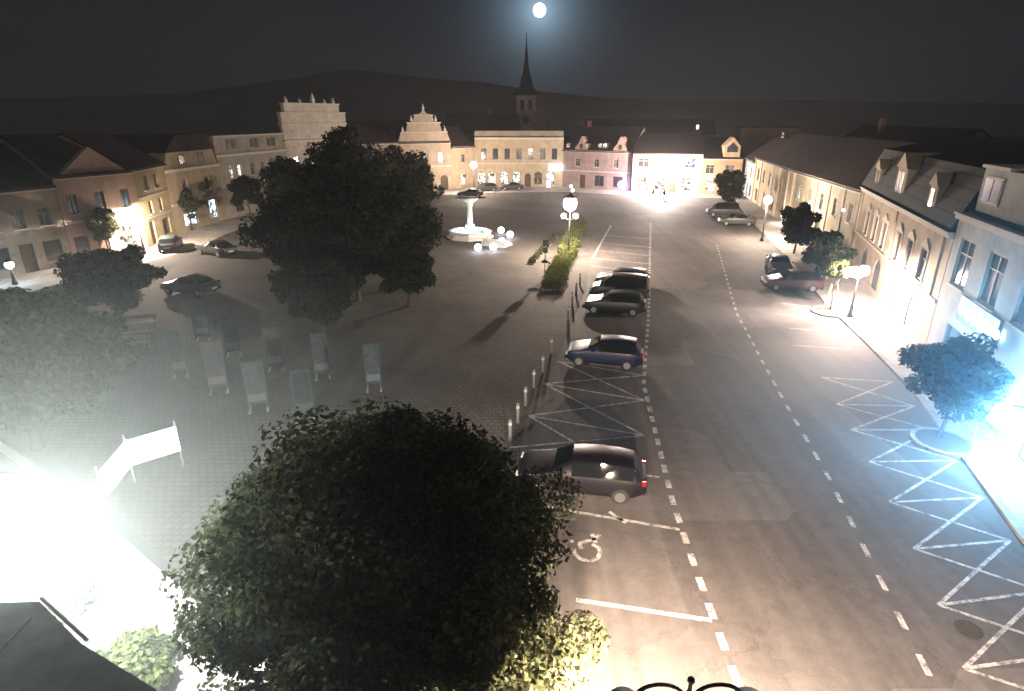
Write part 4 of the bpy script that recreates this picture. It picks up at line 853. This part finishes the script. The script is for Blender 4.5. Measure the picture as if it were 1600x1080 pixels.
# ------------------------------------------------------------------ people (tiny, near the lit shops)
def person(label, loc, heading, top, legs, stride=.18, seed=0):
    root = thing('person', label, 'person', (loc[0],loc[1],.02), heading, 'people near the lit shops')
    V=[]; E_=[]; Rr=[]
    def v(x,y,z,r): V.append((x,y,z)); Rr.append(r); return len(V)-1
    pel = v(0,0,.95,.13); ch_ = v(.02,0,1.25,.15); nk = v(.02,0,1.47,.06); hd = v(.04,0,1.62,.095); hd2 = v(.045,0,1.72,.085)
    E_ += [(pel,ch_),(ch_,nk),(nk,hd),(hd,hd2)]
    nose = v(.14,0,1.61,.018); E_.append((hd,nose))
    for s in (-1,1):
        hp = v(0,s*.1,.9,.09); kn = v(s*stride*.5+.03,s*.1,.5,.06); an = v(s*stride,s*.1,.08,.04); to = v(s*stride+.16,s*.11,.03,.035); E_ += [(pel,hp),(hp,kn),(kn,an),(an,to)]
        sh = v(.02,s*.19,1.4,.06); el = v(-s*.05,s*.25,1.12,.043); wr = v(-s*.05+.08,s*.25,.88,.028); pm = v(-s*.05+.1,s*.25,.8,.03); E_ += [(ch_,sh),(sh,el),(el,wr),(wr,pm)]
        for f_,(dx,ln) in enumerate(((-.03,.07),(-.01,.085),(.01,.08),(.03,.06))): t_ = v(-s*.05+.1+dx,s*.25,.77-ln,.009); E_.append((pm,t_))
        t_ = v(-s*.05+.15,s*.23,.77,.01); E_.append((pm,t_))
    me = bpy.data.meshes.new('body'); me.from_pydata(V,E_,[]); o = bpy.data.objects.new('body',me); COL.objects.link(o); o.parent = root
    sk = o.modifiers.new('skin','SKIN'); 
    for i,sv in enumerate(me.skin_vertices[0].data): sv.radius=(Rr[i],Rr[i])
    me.skin_vertices[0].data[0].use_root=True
    sb_ = o.modifiers.new('sub','SUBSURF'); sb_.levels=1; sb_.render_levels=1; me.materials.append(mat('skin',(.45,.3,.22),.6,.1))
    MB().lathe([(.17,.86),(.19,1.0),(.175,1.2),(.2,1.38),(.12,1.46),(.07,1.49)],(.01,0,0),12).build('jacket', top, root, smooth=True)
    for s in (-1,1):
        MB().tube([(0,s*.1,.95),(s*stride*.5+.03,s*.1,.5),(s*stride,s*.1,.1)],[.115,.085,.065],10).build('trouser_leg', legs, root, smooth=True)
        MB().tube([(.02,s*.18,1.42),(-s*.05,s*.25,1.12),(-s*.05+.07,s*.25,.9)],[.075,.058,.045],8).build('sleeve', top, root, smooth=True)
    MB().ball((.02,0,1.7),.105,10).build('hair', mat('hair',(.05,.035,.025),.7,.3,20), root, smooth=True)
CR,CW_,CB = mat('cloth_red',(.4,.08,.07),.8,.2),mat('cloth_white',(.6,.58,.55),.8,.1),mat('cloth_dark',(.04,.04,.05),.8,.3)
b = G(193,394); person('person in a white top walking on the left pavement', b, R(20), CW_, CB)
b = G(234,383); person('person in a red top before the glaring left shop', b, R(200), CR, CB)
b = G(1020,309); person('person in dark clothes left of the floodlit shop lamp', b, R(150), CB, CB)
b = G(1037,313); person('person in a dark jacket standing out in front of the floodlit shop', b, R(30), CB, CB,.08)

# ------------------------------------------------------------------ scattering volumes added to imitate lens bloom
HZ = nt('bloom_scatter'); m_, t_, o_ = HZ
vs_ = t_.nodes.new('ShaderNodeVolumeScatter'); vs_.inputs['Density'].default_value = .0004; vs_.inputs['Color'].default_value = (.9,.93,1,1); vs_.inputs['Anisotropy'].default_value = .3
t_.links.new(vs_.outputs[0], o_.inputs['Volume'])
hz_ = MB().box(-75,75,-20,150,-1,26).build('bloom_haze', m_); tag(hz_,'thin scattering volume added to imitate lens bloom around the street lamps','bloom_haze',None,'stuff')

def bloom_mist(label, c, r, den, col, sz=.7):
    """a scattering volume imitating lens glow, thick in the middle and thinning out to nothing at its rim"""
    m_, t_, o_ = nt('bloom_mist'); v_ = t_.nodes.new('ShaderNodeVolumeScatter'); v_.inputs['Color'].default_value = (*col,1)
    tc_ = t_.nodes.new('ShaderNodeTexCoord'); l_ = t_.nodes.new('ShaderNodeVectorMath'); l_.operation = 'LENGTH'; s_ = t_.nodes.new('ShaderNodeVectorMath'); s_.operation='MULTIPLY'; s_.inputs[1].default_value=(1/r,1/r,1/(r*sz))
    t_.links.new(tc_.outputs['Object'], s_.inputs[0]); t_.links.new(s_.outputs[0], l_.inputs[0])
    q_ = t_.nodes.new('ShaderNodeMapRange'); q_.interpolation_type='SMOOTHSTEP'; q_.inputs['From Min'].default_value=0; q_.inputs['From Max'].default_value=1; q_.inputs['To Min'].default_value=den; q_.inputs['To Max'].default_value=0
    t_.links.new(l_.outputs['Value'], q_.inputs['Value']); t_.links.new(q_.outputs[0], v_.inputs['Density'])
    t_.links.new(v_.outputs[0], o_.inputs['Volume']); o = MB().ball((0,0,0),r,24,sz).build('bloom_haze', m_); o.location = c
    tag(o,label,'bloom_haze',None,'stuff')
bloom_mist('added volume imitating the white lens glow around the lamp at the left corner', G(30,868,4.9), 11, .014, (.95,1,.97))  # white lens glow imitated by an added scattering volume
bloom_mist('added volume imitating the blue lens glow before the shop at the right edge', px_+Vector((-.8,.2,1.2)), 13, .042, (.4,.75,1), .6)  # blue of the lens glow is put into this added volume's colour
